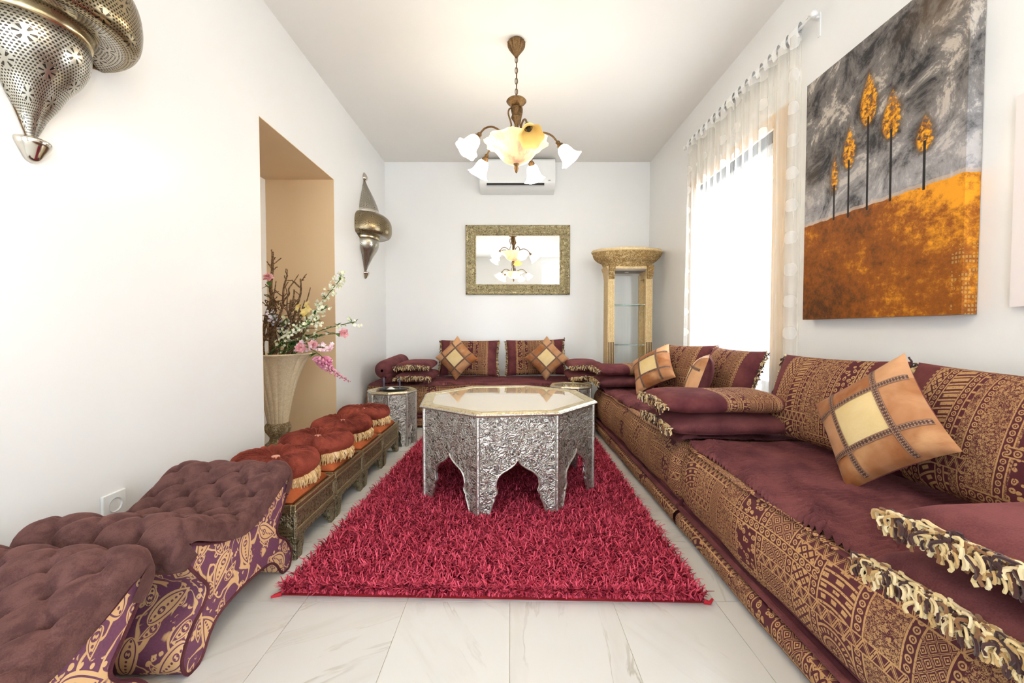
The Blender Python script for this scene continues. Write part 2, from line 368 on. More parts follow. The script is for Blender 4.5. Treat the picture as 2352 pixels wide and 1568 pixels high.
# ---------------------------------------------------------------- mesh builder
class G:
    def __init__(s): s.v, s.f, s.uv, s.c = [], [], [], None
    def add(s, vs, fs, uvs=None, col=None):
        b = len(s.v); s.v += [tuple(p) for p in vs]
        for i, f in enumerate(fs):
            s.f.append(tuple(b+k for k in f)); s.uv.append([uvs[k] for k in f] if uvs else None)
        if col is not None or s.c is not None:
            if s.c is None: s.c = [(1, 1, 1)]*b
            s.c += [col or (1, 1, 1)]*len(vs)
        return s
    def box(s, c, d, rz=0, rx=0):
        x, y, z = (k/2 for k in d); R = Matrix.Rotation(rz, 3, 'Z') @ Matrix.Rotation(rx, 3, 'X')
        vs = [Vector(c)+R @ Vector((i*x, j*y, k*z)) for i in (-1, 1) for j in (-1, 1) for k in (-1, 1)]
        fs = [(0, 1, 3, 2), (4, 6, 7, 5), (0, 4, 5, 1), (2, 3, 7, 6), (0, 2, 6, 4), (1, 5, 7, 3)]
        return s.add(vs, fs)
    def span(s, x0, x1, y0, y1, z0, z1): return s.box(((x0+x1)/2, (y0+y1)/2, (z0+z1)/2), (x1-x0, y1-y0, z1-z0))
    def sheet(s, fn, nu, nv, uv=None, wu=False, wv=False, flip=False, col=None):
        a, b = (nu if wu else nu+1), (nv if wv else nv+1)
        vs, us = [], []
        for j in range(b):
            for i in range(a):
                p = fn(i/nu, j/nv); vs.append(p); us.append(uv(i/nu, j/nv, p) if uv else (i/nu, j/nv))
        base = len(s.v); s.v += [tuple(p) for p in vs]
        if s.c is not None or col: 
            if s.c is None: s.c = [(1, 1, 1)]*base
            s.c += [col or (1, 1, 1)]*len(vs)
        for j in range(nv):
            for i in range(nu):
                k = [(i, j), (i+1, j), (i+1, j+1), (i, j+1)]
                if flip: k.reverse()
                s.f.append(tuple(base+(q % b)*a+(p % a) for p, q in k))
                if uv: s.uv.append([uv(p/nu, q/nv, vs[(q % b)*a+(p % a)]) for p, q in k])
                else: s.uv.append([(p/nu, q/nv) for p, q in k])
        return s
    def tube(s, pts, r, n=8, closed=False, cap=True, col=None):
        pts = [Vector(p) for p in pts]; N = len(pts); rs = r if isinstance(r, (list, tuple)) else [r]*N
        up = Vector((0, 0, 1)); vs = []; prev = None
        for i, p in enumerate(pts):
            if closed: t = pts[(i+1) % N]-pts[i-1]
            else: t = pts[min(i+1, N-1)]-pts[max(i-1, 0)]
            if t.length < 1e-9: t = Vector((0, 0, 1))
            t.normalize()
            if prev is None:
                a = t.cross(up if abs(t.z) < .95 else Vector((1, 0, 0))).normalized()
            else:
                a = (prev-t*prev.dot(t)); a = a.normalized() if a.length > 1e-6 else t.orthogonal().normalized()
            prev = a; b = t.cross(a)
            for k in range(n):
                g = 2*PI*k/n; vs.append(p+(a*math.cos(g)+b*math.sin(g))*rs[i])
        fs = []; R = N if closed else N-1
        for i in range(R):
            for k in range(n):
                fs.append((i*n+k, i*n+(k+1) % n, ((i+1) % N)*n+(k+1) % n, ((i+1) % N)*n+k))
        if cap and not closed: fs += [tuple(reversed(range(n))), tuple((N-1)*n+k for k in range(n))]
        ln = [0]
        for i in range(1, N): ln.append(ln[-1]+(pts[i]-pts[i-1]).length)
        us = [(ln[i], k/n*.05) for i in range(N) for k in range(n)]
        return s.add(vs, fs, us, col)
    def lathe(s, prof, n=32, a0=0, a1=2*PI, mod=None, sx=1, sy=1, c=(0, 0, 0)):
        full = abs(a1-a0-2*PI) < 1e-6; ln = [0]
        for i in range(1, len(prof)): ln.append(ln[-1]+math.dist(prof[i], prof[i-1]))
        R = max(p[0] for p in prof); m = len(prof)-1
        def fn(u, v):
            i = round(v*m); r, z = prof[i]; a = a0+(a1-a0)*u
            k = mod(a, i, z) if mod else 1
            return (c[0]+r*k*math.cos(a)*sx, c[1]+r*k*math.sin(a)*sy, c[2]+z)
        return s.sheet(fn, n, m, uv=lambda u, v, p: (u*(a1-a0)*R*.8, ln[round(v*m)]), wu=full)
    def prism(s, poly, h0, h1, mp, uvs=True):
        n = len(poly); vs = [mp(a, b, h0) for a, b in poly]+[mp(a, b, h1) for a, b in poly]
        ln = [0]
        for i in range(n): ln.append(ln[-1]+math.dist(poly[i], poly[(i+1) % n]))
        base = len(s.v); s.v += [tuple(p) for p in vs]
        if s.c is not None: s.c += [(1, 1, 1)]*len(vs)
        s.f.append(tuple(base+i for i in reversed(range(n)))); s.uv.append([poly[i] for i in reversed(range(n))])
        s.f.append(tuple(base+n+i for i in range(n))); s.uv.append([poly[i] for i in range(n)])
        for i in range(n):
            j = (i+1) % n
            s.f.append((base+i, base+j, base+n+j, base+n+i)); s.uv.append([(h0, ln[i]), (h0, ln[i+1]), (h1, ln[i+1]), (h1, ln[i])])
        return s
def mesh(name, g, mat, smooth=True, ang=38):
    me = bpy.data.meshes.new(name); me.from_pydata(g.v, [], g.f); me.update()
    if any(u for u in g.uv):
        l = me.uv_layers.new(name='UVMap'); flat = []
        for f, u in zip(g.f, g.uv): flat += [c for p in (u or [(0, 0)]*len(f)) for c in p]
        l.data.foreach_set('uv', np.array(flat, dtype=np.float32))
    if g.c is not None:
        ca = me.color_attributes.new('Col', 'FLOAT_COLOR', 'POINT')
        ca.data.foreach_set('color', np.array([(*c, 1) for c in g.c], dtype=np.float32).ravel())
    if mat: me.materials.append(mat)
    if smooth:
        me.shade_smooth(); me.set_sharp_from_angle(angle=math.radians(ang))
    return me
def obj(name, g, mat, parent=None, loc=None, rot=None, smooth=True, bevel=0, label=None, kind=None, ang=38, M=None):
    me = g if isinstance(g, bpy.types.Mesh) else mesh(name, g, mat, smooth, ang)
    o = bpy.data.objects.new(name, me); COL.objects.link(o)
    if parent: o.parent = parent
    if loc: o.location = loc
    if rot: o.rotation_euler = rot
    if M is not None: o.matrix_local = M
    if bevel:
        b = o.modifiers.new('bevel', 'BEVEL'); b.width = bevel; b.segments = 2; b.limit_method = 'ANGLE'
    if label: o['label'] = label
    if kind: o['kind'] = kind
    return o
def tag(o, label, cat, group=None):
    o['label'] = label; o['category'] = cat
    if group: o['group'] = group
    return o
def thing(name, label, cat, loc=(0, 0, 0), rz=0, group=None, M=None):
    o = bpy.data.objects.new(name, None); COL.objects.link(o); o.empty_display_size = .05
    o.location = loc; o.rotation_euler = (0, 0, rz)
    if M is not None: o.matrix_local = M
    return tag(o, label, cat, group)
def dup(root, label=None, loc=None, rz=None, M=None, group=None, swap=None):
    def cp(o, par):
        c = o.copy(); COL.objects.link(c); c.parent = par
        for ch in o.children: cp(ch, c)
        return c
    r = cp(root, None)
    if loc is not None: r.location = loc
    if rz is not None: r.rotation_euler = (0, 0, rz)
    if M is not None: r.matrix_local = M
    if label: r['label'] = label
    if group: r['group'] = group
    return r
def struct(name, g, mat, parent=None, smooth=False, **kw):
    o = obj(name, g, mat, parent, smooth=smooth, **kw)
    if not parent: o['kind'] = 'structure'
    return o
def frame(center, ux, vy):
    """matrix whose local x follows ux, local y follows vy, z out of the face"""
    u = Vector(ux).normalized(); v = Vector(vy); v = (v-u*v.dot(u)).normalized(); w = u.cross(v)
    return Matrix(((u.x, v.x, w.x, center[0]), (u.y, v.y, w.y, center[1]), (u.z, v.z, w.z, center[2]), (0, 0, 0, 1)))

# ================================================================ THE SETTING
fl = struct('floor', G().span(LX-.7, RX+.2, BY-.2, FY+.1, -.06, -.0025), MAT['grout'])
TS = .34
tile_me = None
for i in range(-6, 5):
    for j in range(-9, 10):
        x0 = -.003+i*TS; y0 = 1.346+j*TS
        if x0 > RX or y0+TS < BY or y0 > FY: continue
        if x0+TS < LX and not (2.2 < y0+TS and y0 < 3.3): continue
        if x0+TS < -1.95: continue
        if tile_me is None: tile_me = mesh('tile', G().span(-.1688, .1688, -.1688, .1688, -.004, 0), MARBLE, False)
        o = obj('tile', tile_me, None, fl, loc=(x0+TS/2, y0+TS/2, 0))
g = G()
g.span(LX-.7, RX+.25, BY-.2, FY+.2, CZ, CZ+.1); struct('ceiling', g, CEIL)
struct('wall_end', G().span(LX-.7, RX+.25, FY, FY+.15, 0, CZ), WALL)
N0, N1, NZ, ND = 2.287, 3.235, 2.06, .53
g = G(); g.span(LX-.15, LX, BY-.2, N0-.004, 0, CZ); g.span(LX-.15, LX, N1+.004, FY, 0, CZ); g.span(LX-.15, LX, N0-.004, N1+.004, NZ+.004, CZ)
struct('wall_left', g, WALL)
g = G(); g.span(LX-ND, LX-.0005, N1, N1+.02, 0, NZ+.02); g.span(LX-ND, LX-.0005, N0-.02, N0, 0, NZ+.02); g.span(LX-ND, LX-.0005, N0, N1, NZ, NZ+.02)
struct('wall_niche', g, TAN)
struct('wall_niche_back', G().span(LX-ND-.05, LX-ND, N0-.02, N1+.02, 0, NZ+.02), WALL)
WY0, WY1, WZ0, WZ1 = 2.40, 3.42, .50, 2.05
g = G(); g.span(RX, RX+.22, BY-.2, WY0, 0, CZ); g.span(RX, RX+.22, WY1, FY, 0, CZ); g.span(RX, RX+.22, WY0, WY1, WZ1, CZ); g.span(RX, RX+.22, WY0, WY1, 0, WZ0)
struct('wall_right', g, WALL)
g = G(); g.span(RX-.012, RX+.14, WY1, WY1+.012, WZ0, WZ1); g.span(RX-.012, RX+.14, WY0-.012, WY0, WZ0, WZ1); g.span(RX-.012, RX+.14, WY0, WY1, WZ1, WZ1+.012)
g.span(RX-.012, RX-.0005, WY0-.13, WY0-.012, .05, WZ1+.08); g.span(RX-.012, RX-.0005, WY1+.012, WY1+.09, .05, WZ1+.08); g.span(RX-.012, RX-.0005, WY0-.012, WY1+.012, WZ1+.012, WZ1+.08)
struct('trim_1', g, TAN)
g = G()
def leafframe(g, y0, y1, z0, z1, x, w=.045, d=.05):
    g.span(x, x+d, y0, y0+w, z0, z1); g.span(x, x+d, y1-w, y1, z0, z1); g.span(x, x+d, y0+w, y1-w, z0, z0+w); g.span(x, x+d, y0+w, y1-w, z1-w, z1)
ym = (WY0+WY1)/2
w1 = bpy.data.objects.new('window_1', None); COL.objects.link(w1); w1['kind'] = 'structure'
g = G(); leafframe(g, WY0, WY1, WZ0, WZ1, RX+.10, .03, .06); obj('window_frame', g, WHITEA, w1, smooth=False)
for y0, y1 in ((WY0+.03, ym), (ym, WY1-.03)):
    g = G(); leafframe(g, y0, y1, WZ0+.03, WZ1-.03, RX+.105); s = obj('sash', g, WHITEA, w1, smooth=False)
    obj('pane', G().span(RX+.128, RX+.132, y0+.045, y1-.045, WZ0+.075, WZ1-.075), PANE, s, smooth=False)
obj('handle', G().tube([(RX+.10, ym+.02, 1.2), (RX+.075, ym+.02, 1.2), (RX+.07, ym+.02, 1.1)], .008), SILVER, w1)
# rear wall with a tall window, plus an unseen glazed door added for daylight
g = G(); y0, y1 = BY-.2, BY
g.span(LX, -1.0, y0, y1, 0, CZ); g.span(-1.0, 0, y0, y1, 2.0, CZ); g.span(0, .78, y0, y1, 0, CZ); g.span(.78, 1.48, y0, y1, 2.61, CZ); g.span(1.48, RX, y0, y1, 0, CZ)
struct('wall_rear', g, WALL)
def glazing(name, x0, x1, z1, n):
    e = bpy.data.objects.new(name, None); COL.objects.link(e); e['kind'] = 'structure'
    w = (x1-x0)/n
    for i in range(n):
        a, b = x0+i*w, x0+(i+1)*w; g = G()
        g.span(a, a+.045, BY-.16, BY-.11, 0, z1); g.span(b-.045, b, BY-.16, BY-.11, 0, z1); g.span(a+.045, b-.045, BY-.16, BY-.11, 0, .06); g.span(a+.045, b-.045, BY-.16, BY-.11, z1-.05, z1)
        s = obj('sash', g, WHITEA, e, smooth=False)
        obj('pane', G().span(a+.045, b-.045, BY-.138, BY-.134, .06, z1-.05), PANE, s, smooth=False)
glazing('added_door_1', -1.0, 0, 2.0, 2); glazing('window_2', .78, 1.48, 2.61, 1)

# ================================================================ RUG
corners = [Vector(p) for p in ((-.775, 1.375, 0), (.635, 1.335, 0), (.685, 3.29, 0), (-.715, 3.32, 0))]
def rugpt(s, t, z=0):
    p = corners[0].lerp(corners[1], s).lerp(corners[3].lerp(corners[2], s), t); return Vector((p.x, p.y, z))
rug = thing('shag_rug', 'crimson shaggy long-pile rug lying under the octagonal metal table', 'rug', (0, 0, 0))
g = G(); g.sheet(lambda s, t: rugpt(s, t, .010+.006*math.sin(s*23)*max(0, 1-t*40)), 60, 40); g.sheet(lambda s, t: rugpt(s, t, .002), 4, 4, flip=True)
obj('backing', g, plain('rug_backing', L(190, 44, 50), .9), rug)
rs = np.random.RandomState(3)
NS = 62000; SEG = 3
s_, t_ = rs.rand(NS), rs.rand(NS)
s_[:2600] = rs.rand(2600); t_[:2600] = rs.rand(2600)*.012
C0 = [np.array(c) for c in corners]
base = (C0[0][None]*(1-s_)[:, None]+C0[1][None]*s_[:, None])*(1-t_)[:, None]+(C0[3][None]*(1-s_)[:, None]+C0[2][None]*s_[:, None])*t_[:, None]
base[:, 2] = .010
az = rs.rand(NS)*2*PI; ln = .028+.022*rs.rand(NS); lean = .35+.9*rs.rand(NS)
d = np.stack([np.cos(az), np.sin(az)], 1); wd = .0028+.0016*rs.rand(NS); sd = np.stack([-d[:, 1], d[:, 0]], 1)
V = np.zeros((NS, (SEG+1)*2, 3), np.float32)
for k in range(SEG+1):
    q = k/SEG; bend = lean*q**1.5
    off = ln*q*np.sin(np.minimum(bend, 1.45)); hz = ln*q*np.cos(np.minimum(bend, 1.4))
    wk = wd*(1-.6*q)
    for e, sg in ((0, -1), (1, 1)):
        V[:, k*2+e, 0] = base[:, 0]+d[:, 0]*off+sd[:, 0]*wk*sg
        V[:, k*2+e, 1] = base[:, 1]+d[:, 1]*off+sd[:, 1]*wk*sg
        V[:, k*2+e, 2] = base[:, 2]+hz
nv = (SEG+1)*2
fq = np.array([[2*k, 2*k+1, 2*k+3, 2*k+2] for k in range(SEG)])
Fc = (np.arange(NS)[:, None, None]*nv+fq[None]).reshape(-1)
me = bpy.data.meshes.new('pile'); me.vertices.add(NS*nv); me.vertices.foreach_set('co', V.ravel())
me.loops.add(len(Fc)); me.loops.foreach_set('vertex_index', Fc.astype(np.int32)); np_ = len(Fc)//4
me.polygons.add(np_); me.polygons.foreach_set('loop_start', np.arange(np_, dtype=np.int32)*4); me.polygons.foreach_set('loop_total', np.full(np_, 4, np.int32))
me.update(calc_edges=True)
ca = me.color_attributes.new('Col', 'FLOAT_COLOR', 'POINT')
k = rs.rand(NS)[:, None]; a, b = np.array(L(160, 32, 56)), np.array(L(228, 92, 116))
cc = a*(1-k)+b*k; cc[rs.rand(NS) < .18] = L(116, 16, 38)
cf = np.ones((NS, nv, 4), np.float32); cf[:, :, :3] = cc[:, None, :]
ca.data.foreach_set('color', cf.ravel()); me.materials.append(PILE)
po = bpy.data.objects.new('pile', me); COL.objects.link(po); po.parent = rug; po['kind'] = 'stuff'
for a_, q_ in (([(0, 0, .008), (-.012, -.004, .006), (-.02, -.008, .005)], [.008, .006, .003]), ([(1, 0, .008), (1.012, -.003, .007), (1.022, .003, .012)], [.008, .006, .004])):
    obj('corner_tassel', G().tube([rugpt(*p) for p in a_], q_, 6), plain('red_yarn', L(186, 30, 44), .9), rug)

# ================================================================ OCTAGONAL TABLES
def octagon(name, label, loc, R, H, rot, topw, cat='table', group=None, arch=None, door=False):
    t = thing(name, label, cat, loc, rot, group)
    rb = R*.965; w = 2*rb*math.sin(PI/8); ap = rb*math.cos(PI/8); th = .014; zt = H-.022
    half = [(0, .574), (.02, .545), (.05, .52), (.09, .497), (.13, .478), (.17, .462), (.21, .44), (.24, .415), (.262, .385), (.272, .35), (.276, .32), (.268, .295), (.258, .272), (.262, .25), (.285, .225), (.300, .21), (.292, .195), (.300, .175), (.322, .14), (.338, .10), (.352, .06), (.375, .025), (.405, .003), (.43, 0)]
    if door: half = [(0, .36), (.03, .33), (.10, .29), (.17, .25), (.19, .20), (.17, .15), (.14, .12), (.16, .10), (.20, .07), (.24, .02), (.26, 0)]
    arc = [(-a, b) for a, b in reversed(half)]+[(a, b) for a, b in half[1:]]
    poly = [(a*w, b*zt) for a, b in arc]+[(.494*w, 0), (.494*w, zt), (-.494*w, zt), (-.494*w, 0)]
    pm = mesh('side_panel', G().prism(poly, 0, th, lambda a, b, h: (a, h, b)), PEWTER, False)
    em = mesh('arch_edging', G().tube([(a*w, -.001, b*zt) for a, b in arc], .0045, 6), PEWTER_E)
    cm = mesh('corner_strip', G().tube([(0, 0, .002), (0, 0, zt)], .009, 8), PEWTER_E)
    for k in range(8):
        a = PI/8+k*PI/4
        M = Matrix.Rotation(a, 4, 'Z') @ Matrix.Translation((ap, 0, 0)) @ Matrix.Rotation(PI/2, 4, 'Z')
        p = obj('side_panel', pm, None, t, M=M)
        obj('arch_edging', em, None, p)
        obj('corner_strip', cm, None, t, loc=(rb*math.cos(k*PI/4), rb*math.sin(k*PI/4), 0))
    def ring(r): return [(r*math.cos(k*PI/4), r*math.sin(k*PI/4)) for k in range(8)]
    g = G(); prof = [(R*.955, zt-.004), (R*.985, zt), (R, zt+.006), (R, zt+.014), (R*.985, zt+.022), (R-topw*.5, zt+.022), (R-topw, zt+.019), (R-topw, zt+.004), (R*.955, zt-.004)]
    m = len(prof)-1
    g.sheet(lambda u, v: (prof[round(v*m)][0]*math.cos(u*2*PI), prof[round(v*m)][0]*math.sin(u*2*PI), prof[round(v*m)][1]), 8, m, wu=True)
    obj('top_frame', g, TOPM, t, smooth=False)
    g = G(); rr = ring(R+.001)
    for k in range(8):
        a, b = Vector((*rr[k], zt+.010)), Vector((*rr[(k+1) % 8], zt+.010)); n = max(8, int((b-a).length/.007))
        g.tube([a.lerp(b, i/n) for i in range(n+1)], [.0062 if i % 2 else .0048 for i in range(n+1)], 6)
    obj('rope_edge', g, PEWTER_E, t, smooth=False)
    g = G().prism(ring(R-topw+.001), zt+.006, zt+.017, lambda a, b, h: (a, b, h))
    if topw < R*.6: obj('glass_inset', g, TABLEG, t, smooth=False)
    return t
octagon('coffee_table', 'large octagonal embossed pewter coffee table standing on the crimson rug', (-.023, 2.385, .012), .51, .503, 3.66, .062)
octagon('side_table', 'small octagonal pewter side table carrying a tray beside the low stools', (-.945, 3.29, .0), .19, .425, .12, .03, group=None, door=True)
octagon('side_table', 'small octagonal pewter side table without tray, between the two sofas', (.52, 3.55, .0), .185, .43, .2, .03, door=True)
# tray
t = thing('serving_tray', 'dark oval tray with two upright grey handles on the small side table', 'tray', (-.925, 3.255, .4255))
g = G(); g.lathe([(0, 0), (.10, 0), (.125, .012), (.118, .014), (.098, .004), (0, .004)], 36, sy=.62); obj('dish', g, plain('dark_pewter', L(62, 60, 58), .3, metal=.8), t)
for sx in (-1, 1):
    obj('handle', G().box((sx*.062, -.045, .052), (.009, .004, .10)), plain('blue_grey_metal', L(96, 106, 124), .35, metal=.5), t, smooth=False)
obj('folded_napkin', G().sheet(lambda u, v: (-.05+u*.06, -.03+v*.05, .006+.018*math.sin(PI*u)*math.sin(PI*v)), 8, 8), plain('white_cloth', (.8, .8, .79), .9), t)

# ================================================================ SCROLL STOOLS (tufted)
def bez(pts, n=6):
    """Catmull-Rom through pts"""
    out = []; P = [Vector(p) for p in pts]
    for i in range(len(P)-1):
        a, b, c, d = P[max(i-1, 0)], P[i], P[i+1], P[min(i+2, len(P)-1)]
        for k in range(n):
            q = k/n; out.append(.5*((2*b)+(c-a)*q+(2*a-5*b+4*c-d)*q*q+(3*b-a-3*c+d)*q**3))
    out.append(P[-1]); return out
def scroll_stool(label, loc):
    t = thing('scroll_stool', label, 'stool', loc)
    hw = .205
    r_ = bez([(.0, .268, 0), (.09, .280, 0), (.17, .310, 0), (.235, .342, 0), (.252, .335, 0), (.238, .29, 0), (.20, .235, 0), (.168, .187, 0), (.185, .150, 0), (.228, .115, 0), (.258, .070, 0), (.262, .035, 0), (.245, .004, 0), (.215, .001, 0), (.190, .018, 0), (.165, .055, 0), (.13, .082, 0), (.07, .094, 0), (0, .098, 0)], 5)
    right = [(p.x, p.y) for p in r_]; poly = right+[(-a, b) for a, b in reversed(right[1:-1])]
    poly = poly[::-1]
    g = G().prism(poly, -hw, hw, lambda a, b, h: (h, a, b)); obj('body', g, PAIS, t, ang=30)
    for sx in (-1, 1):
        k = [(sx*(hw+.001), a, b) for a, b in poly]
        obj('piping', G().tube(k, .0045, 6, closed=True), PLUMD, t)
    # tufted pad: follows the saddle, wraps over both raised ends
    path = bez([(-.236, .285, 0), (-.262, .325, 0), (-.258, .362, 0), (-.215, .372, 0), (-.15, .340, 0), (-.075, .304, 0), (0, .288, 0), (.075, .304, 0), (.15, .340, 0), (.215, .372, 0), (.258, .362, 0), (.262, .325, 0), (.236, .285, 0)], 12)
    ln = [0]
    for i in range(1, len(path)): ln.append(ln[-1]+(path[i]-path[i-1]).length)
    TL = ln[-1]
    def at(s):
        s = min(max(s, 0), TL-1e-6); i = max(j for j in range(len(ln)) if ln[j] <= s); i = min(i, len(path)-2)
        q = (s-ln[i])/(ln[i+1]-ln[i]+1e-12); p = path[i].lerp(path[i+1], q); tg = (path[i+1]-path[i]).normalized(); return p, Vector((-tg.y, tg.x, 0))
    NU, NV = 84, 120; st = [at(v/NV*TL) for v in range(NV+1)]
    pw = .110
    def fn(u, v):
        j = round(v*NV); p, nr = st[j]
        a = (u*2-1); W = hw+.012
        s_ = v*TL-TL/2; x = a*W
        e = abs(a); edge = max(0, 1-e**7)**.5; endf = min(1, max(0, min(v, 1-v)/.07))
        A_ = (x+s_)/pw; B_ = (x-s_)/pw
        puff = (abs(math.cos(PI*A_))*abs(math.cos(PI*B_)))**.30
        da = A_-math.floor(A_)-.5; db = B_-math.floor(B_)-.5
        but = math.exp(-(da*da+db*db)/.012)
        ii, vis = 0, 1
        tuft = min(1, (1-e)*7)*min(1, endf*1.4)
        h = (.020*edge+.002)+tuft*(.019*puff-.036*but)
        if e > .985: h = -.030
        return (x*(1 if e < .97 else .985), p.x+nr.x*h, p.y+nr.y*h)
    g = G().sheet(fn, NU, NV); pad = obj('tufted_seat', g, BROWNV, t, ang=75)
    bm = mesh('button', G().lathe([(0, .004), (.006, .003), (.008, 0), (.006, -.003)], 10), BROWNV)
    # buttons sit in every dimple
    for i in range(-6, 7):
        for j in range(-9, 10):
            A_, B_ = i+.5, j+.5
            x = (A_+B_)/2*pw; s_ = (A_-B_)/2*pw
            if abs(x) > hw*.86 or abs(s_) > TL/2*.80: continue
            p, nr = at(s_+TL/2)
            obj('button', bm, None, pad, M=frame((x, p.x+nr.x*.003, p.y+nr.y*.003), (1, 0, 0), (0, -nr.y, nr.x)) )
    return t
scroll_stool('tufted plum paisley scroll stool standing next to the low metal stools', (-1.045, 1.295, 0))
scroll_stool('tufted plum paisley scroll stool farthest from the low metal stools', (-1.045, .678, 0))

# ================================================================ LOW METAL STOOLS AND CUSHIONS
def low_stool(label, loc):
    t = thing('low_stool', label, 'stool', loc, group='row of low embossed metal stools')
    h = .180
    g = G()
    for r0, r1, z0, z1 in ((h, h-.016, .195, .215), (h+.003, h-.016, .186, .196)):
        for sx in (-1, 1):
            g.span(min(sx*r0, sx*r1), max(sx*r0, sx*r1), -r0, r0, z0, z1); g.span(-r1, r1, min(sx*r0, sx*r1), max(sx*r0, sx*r1), z0, z1)
    obj('top_rail', g, RAILM, t, smooth=False, bevel=.003)
    pm = mesh('side_panel', G().box((0, 0, 0), (.336, .010, .07)), BRONZE, False)
    for k in range(4):
        a = k*PI/2
        obj('side_panel', pm, None, t, M=Matrix.Rotation(a, 4, 'Z') @ Matrix.Translation((0, -h+.010, .152)))
    g = G()
    for zz, rr in ((.112, .0075), (.097, .006)):
        q = h-.006
        for sx in (-1, 1): g.tube([(sx*q, -q, zz), (sx*q, q, zz)], rr, 8); g.tube([(-q, sx*q, zz), (q, sx*q, zz)], rr, 8)
    obj('lower_moulding', g, RAILM, t)
    am = mesh('apron', G().box((0, 0, 0), (.34, .010, .034)), BRONZE, False)
    for k in range(4): obj('apron', am, None, t, M=Matrix.Rotation(k*PI/2, 4, 'Z') @ Matrix.Translation((0, -h+.008, .098)))
    fm = mesh('foot', G().prism([(0, 0), (.045, 0), (.050, .02), (.072, .085), (0, .085)], 0, .014, lambda a, b, hh: (a, hh, b)), BRONZE, False)
    fm2 = mesh('foot', G().prism([(0, 0), (0, .085), (.072, .085), (.050, .02), (.045, 0)], 0, .014, lambda a, b, hh: (hh, a, b)), BRONZE, False)
    for k in range(4):
        M = Matrix.Rotation(k*PI/2, 4, 'Z') @ Matrix.Translation((-h, -h, 0))
        f = obj('foot', fm, None, t, M=M); obj('foot_return', fm2, None, f)
    cp = mesh('corner_post', G().tube([(0, 0, .085), (0, 0, .105), (0, 0, .125), (0, 0, .17), (0, 0, .19)], [.007, .010, .008, .010, .007], 8), BRONZE)
    for sx in (-1, 1):
        for sy in (-1, 1): obj('corner_post', cp, None, t, loc=((h-.006)*sx, (h-.006)*sy, 0))
    obj('seat_board', G().span(-h+.012, h-.012, -h+.012, h-.012, .165, .180), plain('brown_board', L(80, 52, 34), .8), t, smooth=False)
    return t
def yarn_loops(path, out, n, ln, seed, cols, rad=.0028, seg=5, sides=4, curl=1.0, down=.5):
    r = random.Random(seed); g = G(); P = [Vector(p) for p in path]; L_ = [0]
    for i in range(1, len(P)): L_.append(L_[-1]+(P[i]-P[i-1]).length)
    for k in range(n):
        s = r.random()*L_[-1]; i = max(j for j in range(len(L_)-1) if L_[j] <= s); q = (s-L_[i])/(L_[i+1]-L_[i])
        p = P[i].lerp(P[i+1], q); tg = (P[i+1]-P[i]).normalized()
        o = out[i].lerp(out[i+1], q) if isinstance(out, list) else Vector(out)
        o = (o+tg*r.uniform(-.5, .5)+Vector((r.uniform(-.3, .3), r.uniform(-.3, .3), r.uniform(-.3, .5)))).normalized()
        dn = Vector((0, 0, -1))*down; l = ln*r.uniform(.7, 1.25); sd = o.cross(Vector((0, 0, 1))); sd = (sd if sd.length > .1 else tg).normalized()*r.choice((-1, 1))*r.uniform(.3, 1.3)+Vector((0, 0, r.uniform(-.6, .8)))
        pts = []
        for j in range(seg+1):
            w = j/seg; a = w*PI*curl
            pts.append(p+o*l*math.sin(min(a, PI*.62))*.75+dn*l*w*w+sd*l*.33*(1-math.cos(a)))
        g.tube(pts, rad*r.uniform(.75, 1.25), sides, cap=False, col=r.choice(cols))
    return g
GOLDY = [L(206, 182, 132), L(218, 198, 156), L(178, 144, 92), L(126, 86, 52), L(70, 38, 34), L(58, 30, 30)]
BEIGE = [L(222, 190, 140), L(206, 168, 112), L(232, 204, 160), L(188, 146, 92)]
def pillow_fn(w, h, Tk, k=.07, ex=.45, sgn=1, wob=0, seed=0):
    ph = seed*1.7
    def fn(u, v):
        s, q = u*2-1, v*2-1
        s2, q2 = math.copysign(abs(s)**.85, s), math.copysign(abs(q)**.85, q)
        x = w/2*s2*(1-k*(1-q2*q2)*abs(s2)**1.5); y = h/2*q2*(1-k*(1-s2*s2)*abs(q2)**1.5)
        z = sgn*Tk*max(0, (1-s2*s2)*(1-q2*q2))**ex
        z += sgn*wob*max(0, (1-abs(s2)**6)*(1-abs(q2)**6))*math.sin(s*4+ph)*math.sin(q*3.3+ph*.6)
        return (x, y, z)
    return fn
def square_cushion(label, loc, seed):
    t = thing('square_cushion', label, 'cushion', loc, rnd.uniform(-.02, .02), 'orange cushions on the low stools')
    g = G(); f = pillow_fn(.312, .312, .044, .02, .24, 1, .003, seed); f2 = pillow_fn(.312, .312, .044, .02, .24, -1)
    uv = lambda u, v, p: (p[0], p[1])
    g.sheet(f, 26, 26, uv); g.sheet(f2, 26, 26, uv, flip=True)
    g.v = [(x, y, max(z, -.036)+.036) for x, y, z in g.v]
    obj('cover', g, ORANGEV, t, ang=80)
    return t
